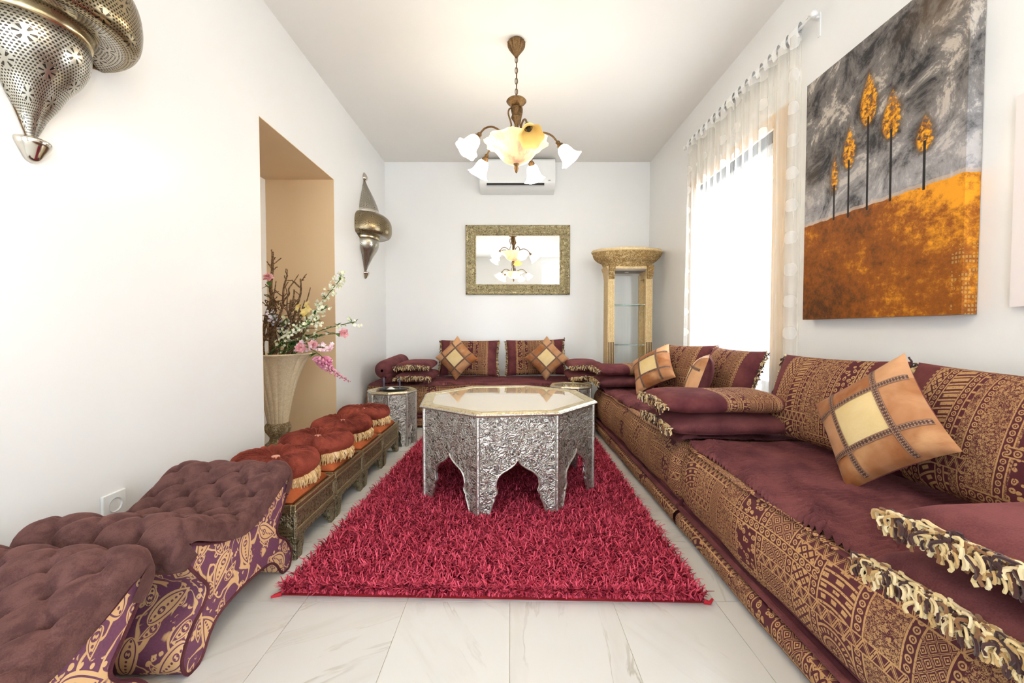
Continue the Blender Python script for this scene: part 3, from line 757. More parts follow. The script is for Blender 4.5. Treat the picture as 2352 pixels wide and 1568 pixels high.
def round_cushion(label, loc, seed, tilt):
    t = thing('round_cushion', label, 'cushion', loc, rnd.uniform(0, 6), 'pleated round cushions on the low stools')
    t.rotation_euler = (tilt[0], tilt[1], t.rotation_euler.z)
    R, h = .178, .046; g = G(); r = random.Random(seed); phs = [r.uniform(0, 6) for _ in range(4)]
    prof = [(0.0, -.0), (.05, -h*.8), (.4, -h), (.75, -h*.95), (.93, -h*.6), (1, 0), (.95, h*.55), (.82, h*.92), (.6, h*1.05), (.35, h*.9), (.16, h*.62), (.06, h*.42), (0.0, h*.40)]
    m = len(prof)-1; cr = bez([(a, b, 0) for a, b in prof], 3); m = len(cr)-1
    def fn(u, v):
        p = cr[round(v*m)]; a = u*2*PI
        pl = .0065*math.sin(a*26+phs[0]+.6*math.sin(a*3+phs[1]))*min(1, p.x*3)*(1-.4*p.x)+.0035*math.sin(a*5+phs[2])*p.x
        rr = R*p.x*(1+.015*math.sin(a*4+phs[3])); return (rr*math.cos(a), rr*math.sin(a), p.y+(pl if p.y > -.001 else -pl*.5)+h)
    g.sheet(fn, 156, m, wu=True, uv=lambda u, v, p: (p[0], p[1])); obj('cover', g, REDV, t, ang=80)
    obj('tufted_button', G().lathe([(0, .018), (.016, .014), (.022, 0), (0, -.002)], 16, c=(0, 0, h*1.42)), plain('pink_button', L(206, 140, 112), .9, sheen=.4), t)
    n = 60; ring = [(R*.90*math.cos(i/n*2*PI), R*.90*math.sin(i/n*2*PI), h*.55) for i in range(n+1)]
    out = [Vector((math.cos(i/n*2*PI), math.sin(i/n*2*PI), -.25)) for i in range(n+1)]
    g = G(); rr = random.Random(seed+5)
    for k in range(420):
        a = rr.random()*2*PI; l = rr.uniform(.030, .055); o = Vector((math.cos(a), math.sin(a), 0)); p = o*R*.92+Vector((0, 0, h*.45)); sw = Vector((-o.y, o.x, 0))*rr.uniform(-.012, .012)
        g.tube([p, p+o*.008+Vector((0, 0, -.010)), p+o*rr.uniform(.008, .018)+sw*.6+Vector((0, 0, -l*.55)), p+o*rr.uniform(.004, .016)+sw+Vector((0, 0, -l))], [.0026, .0028, .0026, .0018], 4, cap=False, col=rr.choice(BEIGE))
    obj('fringe', g, YARN, t, kind='stuff')
    return t
SPEC = [('beside the tufted scroll stool', (.06, .05)), ('second from the tufted scroll stool', (-.05, .10)), ('third from the tufted scroll stool', (-.02, .02)), ('against the small side table', (.08, .04))]
for i, (wh, tl) in enumerate(SPEC):
    y = 1.585+.185+i*.372; x = -1.017
    low_stool('low square embossed bronze stool '+wh, (x, y, 0))
    square_cushion('orange velvet square cushion on the low stool '+wh, (x, y, .1812), i)
    round_cushion('rust pleated round cushion on the low stool '+wh, (x-.012+(.02 if i == 1 else 0), y+(.022 if i == 0 else 0), .2705), i, (tl[0]*.4, tl[1]*.4))

# ================================================================ SOFAS
def roundrect_path(pts, n=5): return [(p.x, p.y) for p in bez([(a, b, 0) for a, b in pts], n)]
def sofa(label, M, length, seed):
    """local x = along the length (0..length), local y = depth behind the front edge, z up"""
    t = thing('banquette_sofa', label, 'sofa', M=M, group=None)
    obj('plinth', G().span(.01, length-.01, .025, .685, 0, .118), PLUMD, t, smooth=False, bevel=.012)
    pr = roundrect_path([(.03, .012), (.012, .020), (.002, .045), (.004, .070), (.018, .084), (.03, .086)], 4); m = len(pr)-1
    obj('brocade_band', G().sheet(lambda u, v: (u*(length-.02)+.01, pr[round(v*m)][0]+.002*math.sin(u*length*9), pr[round(v*m)][1]), int(length*30), m, uv=lambda u, v, p: (u*length+.3, v*.085+.19)), BROC, t)
    obj('band_piping', G().tube([(.01, .020, .106), (length-.01, .020, .106)], .010, 8), PLUM, t)
    # mattress: rounded front in brocade, end caps
    pr2 = roundrect_path([(.66, .120), (.10, .121), (.045, .124), (.016, .150), (.002, .205), (.0, .262), (.012, .325), (.042, .368), (.09, .386), (.66, .388)], 6); m2 = len(pr2)-1
    ln2 = [0]
    for i in range(1, len(pr2)): ln2.append(ln2[-1]+math.dist(pr2[i], pr2[i-1]))
    i0 = min(range(len(pr2)), key=lambda i: abs(pr2[i][0]-.045)+abs(pr2[i][1]-.124))
    def fn(u, v):
        j = round(v*m2); y, z = pr2[j]; x = u*length
        e = min(x, length-x); sh = 1-max(0, 1-e/.05)**2*.10
        w = .006*math.sin(x*7+seed)+.004*math.sin(x*17.3+seed*2)
        return (x+(.0 if 0 < u < 1 else (0)), .33+(y-.33)*sh+(w if y < .1 else 0), .25+(z-.25)*sh+(.004*math.sin(x*11+seed) if z > .3 else 0))
    g = G(); n = int(length*26); g.sheet(fn, n, m2, uv=lambda u, v, p: (u*length+seed*.37, ln2[round(v*m2)]-ln2[i0]))
    for u, fl_ in ((0, False), (1, True)):
        k = [fn(u, j/m2) for j in range(m2+1)]; k.append((k[-1][0], .66, .30)); 
        idx = list(range(len(k))); g.add(k, [tuple(reversed(idx)) if not fl_ else tuple(idx)], [(p[1], p[2]) for p in k])
    g.add([(0, .66, .12), (length, .66, .12), (length, .66, .39), (0, .66, .39)], [(0, 1, 2, 3)], [(0, 0)]*4)
    obj('mattress', g, BROC, t, ang=60)
    obj('mattress_piping', G().tube([(.012, .040+.0, .128), (length-.012, .040, .128)], .0065, 8), PLUM, t)
    obj('back_rest_board', G().span(.01, length-.01, .665, .685, .10, .40), PLUMD, t, smooth=False, bevel=.005)
    return t
def throw(label, M, length, seed, amp=.021):
    t = thing('quilted_throw', label, 'throw', M=Matrix.Translation((0, 0, .004)) @ M)
    r = random.Random(seed); n = int(length*230)
    lam = .046
    def top(u, v):
        x = .015+u*(length-.03); y0 = .045+.010*math.sin(x*5+seed)+.007*math.sin(x*13+seed*3)
        q = v; y = y0+q*(.655-y0); z = .3905
        ridge = math.sin((x+.012*math.sin(y*30+seed)+.006*math.sin(x*40+y*22))/lam*2*PI)
        k = max(0, 1-(y-y0)/.17); k2 = .35+.65*min(1, k*1.6)
        z += amp*k2*(1-abs(ridge))**.7*(.75+.4*math.sin(x*23+y*41))
        cell = abs(math.sin((y-.03)*PI/.095)); z += .006*(min(1, cell*2.2)-.5)*(1-k)+.007
        z += .004*math.sin(x*6+y*9+seed)
        if v < .07: z -= (.07-v)/.07*(.012)
        if v == 0: z -= .010; y += .004
        return (x, y, max(z, .3895-.016*(v == 0)))
    g = G().sheet(top, n, 60, uv=lambda u, v, p: (p[0], p[1])); obj('quilted_cover', g, PLUM, t, ang=80)
    return t
MR = Matrix(((0, 1, 0, .735), (-1, 0, 0, 0), (0, 0, 1, 0), (0, 0, 0, 1)))    # right-hand sofas: local x -> -y, local y -> +x
def MRy(y): M = MR.copy(); M[1][3] = y; return M
MB = Matrix.Translation((-1.33, 3.76, 0))
sofa('long plum brocade banquette under the tree painting', MRy(1.835), 2.0, 1)
sofa('plum brocade banquette in front of the curtained window', MRy(3.715), 1.875, 2)
sofa('plum brocade banquette against the end wall below the mirror', MB, 2.04, 3)
throw('dark plum quilted throw spread over the seat under the tree painting', MRy(1.835), 2.0, 1)
throw('dark plum quilted throw spread over the seat in front of the window', MRy(3.715), 1.875, 2)
throw('plum quilted throw spread over the seat below the mirror', MB, 2.04, 3, .006)
# bolster stacks: local x along the sofa's depth (front end at x=-L/2), z up
def bolster(label, center, rz, Lb=.70, Wb=.40, Tb=.105, mat=None, seed=0, fr=True, nf=230, big=False):
    t = thing('bolster_cushion', label, 'bolster', (center[0], center[1], center[2]), rz, 'stacked bolsters on the sofas')
    sp = lambda v, e: math.copysign(abs(v)**e, v)
    def fn(u, v):
        s = u*2-1; a = v*2*PI; f = max(0.02, 1-abs(s)**9)**.42; wy = 1-.05*s**8
        sag = .008*math.sin(s*3+seed)
        return (s*Lb/2+.012*math.cos(a*1)*(abs(s) > .97)*0, sp(math.cos(a), .62)*Wb/2*wy, Tb/2*sp(math.sin(a), .85)*f*(1+.06*math.sin(s*5+seed))+sag*0)
    g = G().sheet(fn, 44, 40, wv=True, uv=lambda u, v, p: ((u-.5)*Lb, abs(v-.25)*.9 if v < .75 else abs(v-1.25)*.9))
    obj('cover', g, mat or BOLC, t, ang=80)
    ends = (-1, 1) if fr else ()
    for e in ends:
        if e == 1: continue
        pth = [(e*Lb/2*.985, (k/16-.5)*Wb*.96, .012*math.sin(PI*k/16)) for k in range(17)]
        gg = yarn_loops(pth, (e*1.0, 0, -.15), nf, .030, seed+11, GOLDY, .0027, 6 if big else 5, 5 if big else 4, 1.25, .7)
        obj('fringe', gg, YARN, t, kind='stuff')
    return t
Z1, Z2 = .466, .563
bolster('fringed plum bolster, lower of the pair at the open end under the painting', (1.03, .55, Z1), 0, .70, .46, .092, PLUM, 1, nf=1200, big=True)
bolster('fringed plum bolster, upper of the pair at the open end under the painting', (1.045, .53, Z2+.004), .02, .70, .44, .095, PLUM, 2, nf=1200, big=True)
bolster('plum bolster, lower of the pair dividing the window wall banquettes', (.975, 1.985, Z1), 0, .53, .37, .092, PLUM, 3, nf=520)
bolster('brocade-banded plum bolster, upper of the pair dividing the window wall banquettes', (.97, 1.995, Z2), -.02, .55, .37, .094, None, 4, nf=520)
bolster('plum bolster, lower of the pair beside the stone display column', (.975, 3.52, Z1), 0, .50, .34, .092, PLUM, 5, nf=160)
bolster('plum bolster with brocade middle, upper of the pair beside the stone display column', (.975, 3.52, Z2), .03, .50, .34, .092, None, 6, nf=160)
bolster('fringed plum bolster, lower of the pair behind the small tray table', (-.885, 3.97, Z1), PI/2, .53, .33, .092, PLUM, 7, nf=300)
bolster('fringed plum bolster, upper of the pair behind the small tray table', (-.895, 3.975, Z2), PI/2+.04, .53, .32, .090, PLUM, 8, nf=300)
bolster('fringed plum bolster, lower of the end-wall pair toward the display column', (.70, 3.97, Z1), PI/2, .53, .33, .092, PLUM, 9, nf=300)
bolster('fringed plum bolster, upper of the end-wall pair toward the display column', (.70, 3.97, Z2), PI/2-.03, .53, .32, .092, PLUM, 10, nf=300)
# folded roll against the left corner
t = thing('rolled_bolster', 'plain plum rolled bolster wedged in the corner beside the tray table', 'bolster', (-1.155, 4.06, .548))
def fn(u, v):
    s = u*2-1; a = v*2*PI; f = max(.02, 1-abs(s)**14)**.5
    return (.085*math.cos(a)*f, s*.36, .085*math.sin(a)*f+.015*s)
obj('roll', G().sheet(fn, 40, 28, wv=True), PLUM, t, ang=80)
def fn(u, v):
    s = u*2-1; a = v*2*PI; f = max(.02, 1-abs(s)**14)**.5
    return (.03+.055*math.cos(a)*f, s*.355, -.075+.060*math.sin(a)*f)
obj('under_fold', G().sheet(fn, 40, 20, wv=True), PLUM, t, ang=80)

# ---- back cushions (rectangular, fringed ends)
def back_cushion(label, M, seed, w=.60, h=.385, nf=150):
    t = thing('back_cushion', label, 'cushion', M=M, group='brocade back cushions')
    uv = lambda u, v, p: (p[0], p[1]+.2)
    obj('front_panel', G().sheet(pillow_fn(w, h, .085, .05, .42, 1, .004, seed), 40, 28, uv), CUSH, t, ang=80)
    obj('back_panel', G().sheet(pillow_fn(w, h, .06, .05, .42, -1), 30, 20, uv, flip=True), PLUMD, t, ang=80)
    for e in (-1, 1):
        pth = [(e*w/2*(1-.05*(1-(k/6-1)**2))*.99, (k/12-.5)*h*.97, 0) for k in range(13)]
        obj('fringe', yarn_loops(pth, (e, 0, 0), nf, .026, seed*3+e, GOLDY, .0030, 5, 4, 1.1, .25), YARN, t, kind='stuff')
    return t
lean = .32
def MC(x, y, face, roll=0, z=.60, ln_=lean):
    """face: direction the cushion looks (unit xy); leans back"""
    f = Vector((face[0], face[1], 0)).normalized(); right = Vector((-f.y, f.x, 0)); up = Vector((0, 0, 1))*math.cos(ln_)-f*math.sin(ln_)
    u = right*math.cos(roll)+up*math.sin(roll); v = up*math.cos(roll)-right*math.sin(roll)
    return frame((x, y, z), u, v)
BZ = .602
back_cushion('brocade back cushion with plum ends beneath the tree painting, beside the dividing bolsters', MC(1.305, 1.71, (-1, -.05), .02, BZ), 1)
back_cushion('brocade back cushion with plum ends beneath the tree painting, beside the fringed open end', MC(1.315, 1.09, (-1, -.02), -.02, BZ), 2)
back_cushion('brocade back cushion in front of the window, toward the stone display column', MC(1.30, 3.12, (-1, -.20), .03, BZ), 3)
back_cushion('brocade back cushion in front of the window, beside the dividing bolsters', MC(1.315, 2.50, (-1, .04), .0, BZ), 4)
back_cushion('brocade back cushion below the mirror, toward the tray table', MC(-.435, 4.30, (0, -1), -.01, BZ+.005), 5)
back_cushion('brocade back cushion below the mirror, toward the stone display column', MC(.255, 4.30, (0, -1), .02, BZ+.012), 6)

# ---- patchwork pillows
def patch_pillow(label, M, seed, size=.33, warm=(1.0, 1.0), Tk=.075):
    t = thing('patchwork_pillow', label, 'pillow', M=M, group='patchwork suede pillows')
    uv = lambda u, v, p: (p[0]*.32/size, p[1]*.32/size)
    f = pillow_fn(size, size, Tk, .09, .42, 1, .003, seed)
    obj('front_panel', G().sheet(f, 36, 36, uv), patch('patchwork_suede_%d' % seed, seed, warm), t, ang=80)
    obj('back_panel', G().sheet(pillow_fn(size, size, Tk*.8, .09, .42, -1), 30, 30, uv, flip=True), PLUM, t, ang=80)
    def inv(v): 
        return v
    for ax in (0, 1):
        for c in (.27, .73):
            def strip(u, v, c=c, ax=ax):
                a = c+(v-.5)*.055
                # raised braid follows the pillow face
                s2 = lambda q: .5+.5*math.copysign(abs(q*2-1)**(1/.85), q*2-1)
                k = s2(a); L_ = .012+u*.976
                p = f(k, L_) if ax == 0 else f(L_, k)
                return (p[0], p[1], p[2]+.0022)
            obj('braid', G().sheet(strip, 40, 4, uv=lambda u, v, p: (u*size, (v-.5)*.019), flip=(ax == 0)), BRAID, t, ang=80)
    return t
patch_pillow('patchwork suede pillow with pale centre, propped on the seat under the tree painting', frame((1.150, 1.295, .604), (.272, -.738, .617), (.167, .668, .725)), 1, .335, Tk=.065)
patch_pillow('patchwork suede pillow propped by the bolsters beside the stone display column', frame((1.085, 3.15, .600), (.676, -.57, .468), (.116, .708, .696)), 2, .33, (1.1, 1))
patch_pillow('patchwork suede pillow seen edge-on, between the back cushions at the window', frame((1.11, 2.42, .598), (-.42, -.86, .0), (.10, -.02, .30)), 3, .32, (1.2, 1))
patch_pillow('patchwork suede pillow set cornerwise below the mirror, toward the tray table', frame((-.530, 4.045, .622), (1, -.05, .95), (-.95, .25, 1)), 4, .31, (1.05, 1))
patch_pillow('patchwork suede pillow set cornerwise below the mirror, toward the stone display column', frame((.350, 4.045, .622), (1, .05, .95), (-.95, .25, 1)), 5, .31, (.85, 1))

# ================================================================ DISPLAY COLUMN
cx, cy = 1.158, 4.15
t = thing('display_column', 'carved golden stone display column with glass shelves in the corner by the window', 'column', (cx, cy, 0))
g = G(); g.lathe([(0, 1.688), (.30, 1.688), (.345, 1.684), (.354, 1.672), (.350, 1.660), (.335, 1.655)], 56, sy=.62); obj('top_slab', g, STONE_P, t)
def cm_(a, i, z): return 1+.012*math.sin(a*18)+.008*math.sin(a*11+z*60)
g = G(); g.lathe([(.335, 1.656), (.340, 1.645), (.335, 1.63), (.32, 1.607), (.298, 1.585), (.272, 1.567), (.250, 1.556), (.245, 1.548), (.238, 1.530), (.233, 1.515), (.0, 1.512)], 90, sy=.62, mod=cm_); obj('carved_cornice', g, STONE_C, t)
g = G(); g.prism([(-.233, 1.515), (-.215, 1.47), (-.205, 1.40), (-.160, 1.40), (-.155, 1.49), (.155, 1.49), (.160, 1.40), (.205, 1.40), (.215, 1.47), (.233, 1.515)], -.13, .10, lambda a, b, h: (a, h, b)); obj('header', g, STONE_P, t, smooth=False)
obj('ceiling_disc', G().span(-.155, .155, -.12, .10, 1.474, 1.488), plain('grey_soffit', L(150, 140, 132), .7), t, smooth=False)
obj('spotlight', G().lathe([(0, 1.470), (.016, 1.470), (.022, 1.474), (.022, 1.476)], 20), plain('spot_white', (.85, .85, .83), .3), t)
for sx in (-1, 1):
    p = obj('post', G().span(min(sx*.150, sx*.218), max(sx*.150, sx*.218), -.135, -.075, .14, 1.42), STONE_P, t, smooth=False, bevel=.006)
    obj('corbel', G().prism([(-.135, 1.53), (-.195, 1.51), (-.190, 1.48), (-.170, 1.455), (-.165, 1.42), (-.150, 1.395), (-.135, 1.39)], sx*.184-.026, sx*.184+.026, lambda a, b, h: (h, a, b)), STONE_C, t, ang=50)
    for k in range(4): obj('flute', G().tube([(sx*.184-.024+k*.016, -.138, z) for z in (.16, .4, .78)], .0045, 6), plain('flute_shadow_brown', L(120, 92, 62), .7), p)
    for k in range(3): obj('reed', G().tube([(sx*.184-.018+k*.018, -.136, z) for z in (.80, 1.1, 1.37)], .0045, 6), STONE_P, p)
    obj('back_post', G().span(min(sx*.150, sx*.205), max(sx*.150, sx*.205), .07, .10, .14, 1.45), STONE_P, t, smooth=False)
    obj('side_panel', G().span(min(sx*.196, sx*.204), max(sx*.196, sx*.204), -.075, .07, .14, 1.45), STONE_P, t, smooth=False)
for z in (.36, .752, 1.145): obj('glass_shelf', G().span(-.150, .150, -.125, .09, z-.004, z+.004), SHELFG, t, smooth=False)
obj('back_glass', G().span(-.150, .150, .08, .084, .14, 1.47), CABG, t, smooth=False)
g = G(); g.lathe([(0, .14), (.25, .14), (.27, .125), (.26, .10), (.30, .06), (.33, .045), (.33, 0), (0, 0)], 48, sy=.62); obj('base', g, STONE_C, t)

# ================================================================ MIRROR, AIR CONDITIONER
mz0, mz1, mx0, mx1 = 1.282, 2.036, -.490, .645
t = thing('wall_mirror', 'rectangular wall mirror in an embossed brass frame hanging on the end wall', 'mirror', ((mx0+mx1)/2, FY-.002, mz0))
w, h, b = mx1-mx0, mz1-mz0, .115
prof = [(0, 0), (0, -.030), (.012, -.040), (.03, -.036), (.062, -.046), (.092, -.030), (.100, -.034), (.112, -.026), (.116, -.004), (.116, 0)]
def side(p0, p1, inn):
    p0, p1, inn = Vector(p0), Vector(p1), Vector(inn); dr = (p1-p0).normalized(); Ln = (p1-p0).length; m = len(prof)-1
    g = G(); g.sheet(lambda u, v: tuple(p0+dr*(prof[round(v*m)][0]+u*(Ln-2*prof[round(v*m)][0]))+inn*prof[round(v*m)][0]+Vector((0, prof[round(v*m)][1], 0))), 24, m); return g
for a, c, i in (((-w/2, 0, 0), (w/2, 0, 0), (0, 0, 1)), ((w/2, 0, 0), (w/2, 0, h), (-1, 0, 0)), ((w/2, 0, h), (-w/2, 0, h), (0, 0, -1)), ((-w/2, 0, h), (-w/2, 0, 0), (1, 0, 0))):
    obj('frame_rail', side(a, c, i), FRAMEM, t, ang=25)
obj('mirror_glass', G().span(-w/2+b-.002, w/2-b+.002, -.014, -.008, b-.002, h-b+.002), MIRRORM, t, smooth=False)
for sx in (-1, 1):
    for z in (.012, h-.012): obj('corner_stud', G().lathe([(0, .008), (.006, .006), (.009, 0)], 10), BRASS, t, M=Matrix.Translation((sx*(w/2-.012), -.038, z)) @ Matrix.Rotation(PI/2, 4, 'X'))
t = thing('air_conditioner', 'white split air conditioner mounted high on the end wall below the ceiling', 'air conditioner', (.07, FY-.001, 2.368))
W2 = .395
pr = roundrect_path([(0, .0), (-.06, .0), (-.135, .018), (-.178, .055), (-.192, .11), (-.195, .20), (-.19, .285), (-.165, .318), (-.08, .325), (0, .325)], 4)
g = G().prism(pr, -W2, W2, lambda a, b, h: (h, a, b)); obj('housing', g, WHITEP, t, ang=35)
obj('front_panel', G().sheet(lambda u, v: ((u*2-1)*(W2-.012), -.1975+.003*(2*v-1)**2, .125+v*.165), 10, 8), plain('white_gloss', (.85, .85, .84), .2), t)
obj('air_slot', G().box((-.02, -.170, .062), (.60, .022, .056), rx=-.72), DARK, t, smooth=False)
obj('louvre', G().box((-.02, -.178, .050), (.595, .006, .032), rx=-.55), plain('light_louvre', (.70, .70, .69), .4), t, smooth=False)
obj('indicator', G().box((.335, -.192, .088), (.022, .006, .010)), GREYP, t, smooth=False)

# ================================================================ PAINTING and canvas
t = thing('tree_painting', 'large oil painting of five golden trees on an orange hill under grey sky', 'painting', (1.49, 1.71, .95))
pw2, ph2, px = .365, 1.15, -.027
g = G()
g.sheet(lambda u, v: (px, pw2*(1-2*u), v*ph2), 4, 6, uv=lambda u, v, p: (u, v)); obj('canvas_face', g, CANVAS, t, smooth=False)
g = G(); g.sheet(lambda u, v: (px+.05*u, -pw2, v*ph2), 1, 1, uv=lambda u, v, p: (1+u*.06, v)); g.sheet(lambda u, v: (px+.05*(1-u), pw2, v*ph2), 1, 1, uv=lambda u, v, p: (-.06+u*.06, v))
g.sheet(lambda u, v: (px+.05*(1-v), pw2*(1-2*u), 0), 1, 1, uv=lambda u, v, p: (u, v*.03)); g.sheet(lambda u, v: (px+.05*v, pw2*(1-2*u), ph2), 1, 1, uv=lambda u, v, p: (u, .97+v*.03))
obj('wrapped_edge', g, CANVAS, t, smooth=False)
obj('stretcher', G().span(px+.004, px+.05, -pw2+.004, pw2-.004, .004, ph2-.004), plain('pine_stretcher', L(180, 140, 92), .7), t, smooth=False)
t = thing('blank_canvas', 'pale pinkish white canvas on the wall beside the tree painting, only its edge showing', 'picture', (RX-.001, .93, .968))
obj('canvas_face', G().span(-.022, -.020, -.31, .31, 0, .62), plain('pale_canvas', L(232, 222, 218), .8), t, smooth=False)
obj('stretcher', G().span(-.020, 0, -.308, .308, .002, .618), plain('white_stretcher', L(226, 220, 214), .7), t, smooth=False)

# ================================================================ CURTAIN
CX = 1.462
t = thing('curtain_rod', 'thin white curtain rod with end brackets above the window', 'curtain rod', (CX, 2.1, 2.42))
obj('rod', G().tube([(0, -.05, 0), (0, 1.40, 0)], .008, 10), WHITEA, t)
for y in (-.03, 1.385):
    b_ = obj('bracket', G().span(RX-CX-.006, RX-CX, y-.008, y+.008, -.085, .03), WHITEA, t, smooth=False)
    obj('bracket_arm', G().span(-.012, RX-CX-.006, y-.006, y+.006, .002, .012), WHITEA, b_, smooth=False)
for y in (-.062, 1.412): obj('end_ball', G().lathe([(0, -.018), (.012, -.013), (.018, 0), (.012, .013), (0, .018)], 16, c=(0, y, 0)), WHITEP, t)
def curtain(label, y0, y1, seed, folds):
    t = thing('sheer_curtain', label, 'curtain', (CX, y0, .06), group='dotted sheer curtains')
    Ly, H_ = y1-y0, 2.345; full = Ly*1.55
    def fn(u, v):
        a = .024*(1-.3*v); y = u*Ly+.012*math.sin(u*folds*2*PI*2+seed)*(1-v*.4)
        x = a*math.sin(u*folds*2*PI+seed+.5*math.sin(u*9+seed)+.25*math.sin(v*3))+.006*math.sin(u*31+v*4)
        return (x, y, v*H_)
    obj('voile', G().sheet(fn, folds*16, 24, uv=lambda u, v, p: (u*full+seed*.06, v*H_-.41)), VOILE, t, ang=180)
    nt_ = int(Ly/.075)
    tm = mesh('tab', G().sheet(lambda u, v: (.013*math.cos(u*2*PI), (v-.5)*.040, .035*math.sin(u*2*PI)), 14, 1, wu=True), TABM)
    for k in range(nt_):
        wide = 1.9 if (k == 0) else 1
        o = obj('tab', tm, None, t, loc=(0, (k+.5)*Ly/nt_, 2.345+.012)); o.scale = (1, wide*1.0, 1)
    return t
curtain('sheer white dotted curtain on the window side nearer the tree painting', 2.13, 2.74, 1, 7)
curtain('sheer white dotted curtain on the window side nearer the stone display column', 2.75, 3.47, 2, 8)

# ================================================================ CHANDELIERS
def chandelier(label, loc, rot, unlit=0):
    t = thing('chandelier', label, 'chandelier', loc, 0)                      # origin at the ceiling
    flt = lambda a, i, z: 1+.13*abs(math.sin(a*7))*(i > 1)
    obj('canopy', G().lathe([(0, 0), (.048, 0), (.052, -.012), (.050, -.028), (.040, -.050), (.026, -.070), (.015, -.086), (.008, -.10), (0, -.102)], 48, mod=flt), BRASS, t)
    lm = mesh('chain_link', G().tube([(.008*math.cos(a), 0, .020*math.sin(a)) for a in [k*2*PI/14 for k in range(14)]], .0026, 6, closed=True), BRASS)
    zc = -.115; k = 0
    while zc > -.345: obj('chain_link', lm, None, t, loc=(0, 0, zc), rot=(0, 0, k*PI/2)); zc -= .033; k += 1
    obj('cord', G().tube([(0, 0, -.09), (.003, .002, -.2), (0, 0, -.36)], .003, 6), BRASS, t)
    obj('stem_plate', G().lathe([(0, -.352), (.012, -.352), (.03, -.362), (.058, -.366), (.064, -.374), (.056, -.384), (.036, -.402), (.018, -.410), (0, -.412)], 40), BRASS, t)
    obj('stem', G().lathe([(0, -.405), (.030, -.41), (.036, -.43), (.028, -.455), (.034, -.475), (.018, -.50), (.012, -.52), (.012, -.60), (.020, -.625), (.012, -.64), (0, -.66)], 24), BRASS, t)
    for k in range(3):
        a = rot+.5+k*2*PI/3
        pts = bez([(.02, 0, -.415), (.045, 0, -.425), (.052, 0, -.455), (.038, 0, -.50), (.034, 0, -.53), (.05, 0, -.57), (.045, 0, -.615)], 6)
        obj('scroll', G().tube([(p.x*math.cos(a), p.x*math.sin(a), p.z) for p in pts], .0055, 7), BRASS, t)
    def bm_(a, i, z): e = max(0, (i-5)/6); return 1+(.05*math.sin(a*10))*e+.012*math.sin(a*40)
    prof = [(.010, -.765), (.03, -.764), (.06, -.755), (.085, -.740), (.107, -.718), (.125, -.694), (.140, -.676), (.152, -.660), (.166, -.650), (.184, -.644), (.196, -.637), (.200, -.630)]
    obj('bowl', G().lathe(prof, 120, mod=bm_), BOWL, t, ang=80)
    obj('bowl_bulb', G().lathe([(0, -.70), (.02, -.69), (.028, -.67), (.02, -.65), (0, -.64)], 16), shade_mat('bowl_bulb_glow', (1, .8, .5), 2), t)
    obj('finial', G().lathe([(0, -.745), (.014, -.750), (.020, -.768), (.012, -.780), (.016, -.795), (.010, -.812), (.004, -.822), (0, -.824)], 20), BRASS, t)
    obj('centre_rod', G().tube([(0, 0, -.63), (0, 0, -.76)], .006, 8), BRASS, t)
    sh_prof = [(.016, 0), (.026, -.006), (.037, -.022), (.043, -.045), (.046, -.068), (.052, -.088), (.064, -.104), (.072, -.110)]
    ruf = lambda a, i, z: 1+.07*math.sin(a*6)*max(0, (i-3)/4)
    for k in range(5):
        a = rot+k*2*PI/5; ca, sa = math.cos(a), math.sin(a)
        pts = bez([(.015, 0, -.655), (.055, 0, -.625), (.11, 0, -.590), (.17, 0, -.575), (.225, 0, -.597), (.262, 0, -.642)], 6)
        arm = obj('arm', G().tube([(p.x*ca, p.x*sa, p.z) for p in pts], .0058, 8), BRASS, t)
        tip = Vector((.262*ca, .262*sa, -.642)); dr = Vector((ca*.62, sa*.62, -.78)).normalized()
        M = frame(tip, dr.orthogonal(), dr.cross(dr.orthogonal()))
        if M.to_3x3().col[2].dot(dr) > 0: M = M @ Matrix.Rotation(PI, 4, 'X')
        obj('socket', G().lathe([(0, .012), (.010, .010), (.015, .0), (.012, -.008), (.020, -.020), (.024, -.038), (.018, -.040)], 20), BRASS, arm, M=M)
        lit = k != unlit
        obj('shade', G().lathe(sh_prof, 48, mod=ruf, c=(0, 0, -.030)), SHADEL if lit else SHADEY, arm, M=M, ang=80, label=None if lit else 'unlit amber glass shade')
        if lit: obj('bulb', G().lathe([(0, -.10), (.014, -.094), (.019, -.08), (.014, -.062), (.008, -.05)], 14), BULB, arm, M=M)
        else: obj('empty_lampholder', G().lathe([(0, -.062), (.013, -.062), (.014, -.04)], 16), DARK, arm, M=M)
    return t
A0 = -PI/2+math.radians(13)
chandelier('brass chandelier with frosted tulip shades and marbled bowl above the octagonal table', (.036, 2.665, CZ-.0005), A0)
chandelier('second brass chandelier, seen only in the wall mirror', (.06, .45, CZ-.0005), A0+.3, 9)

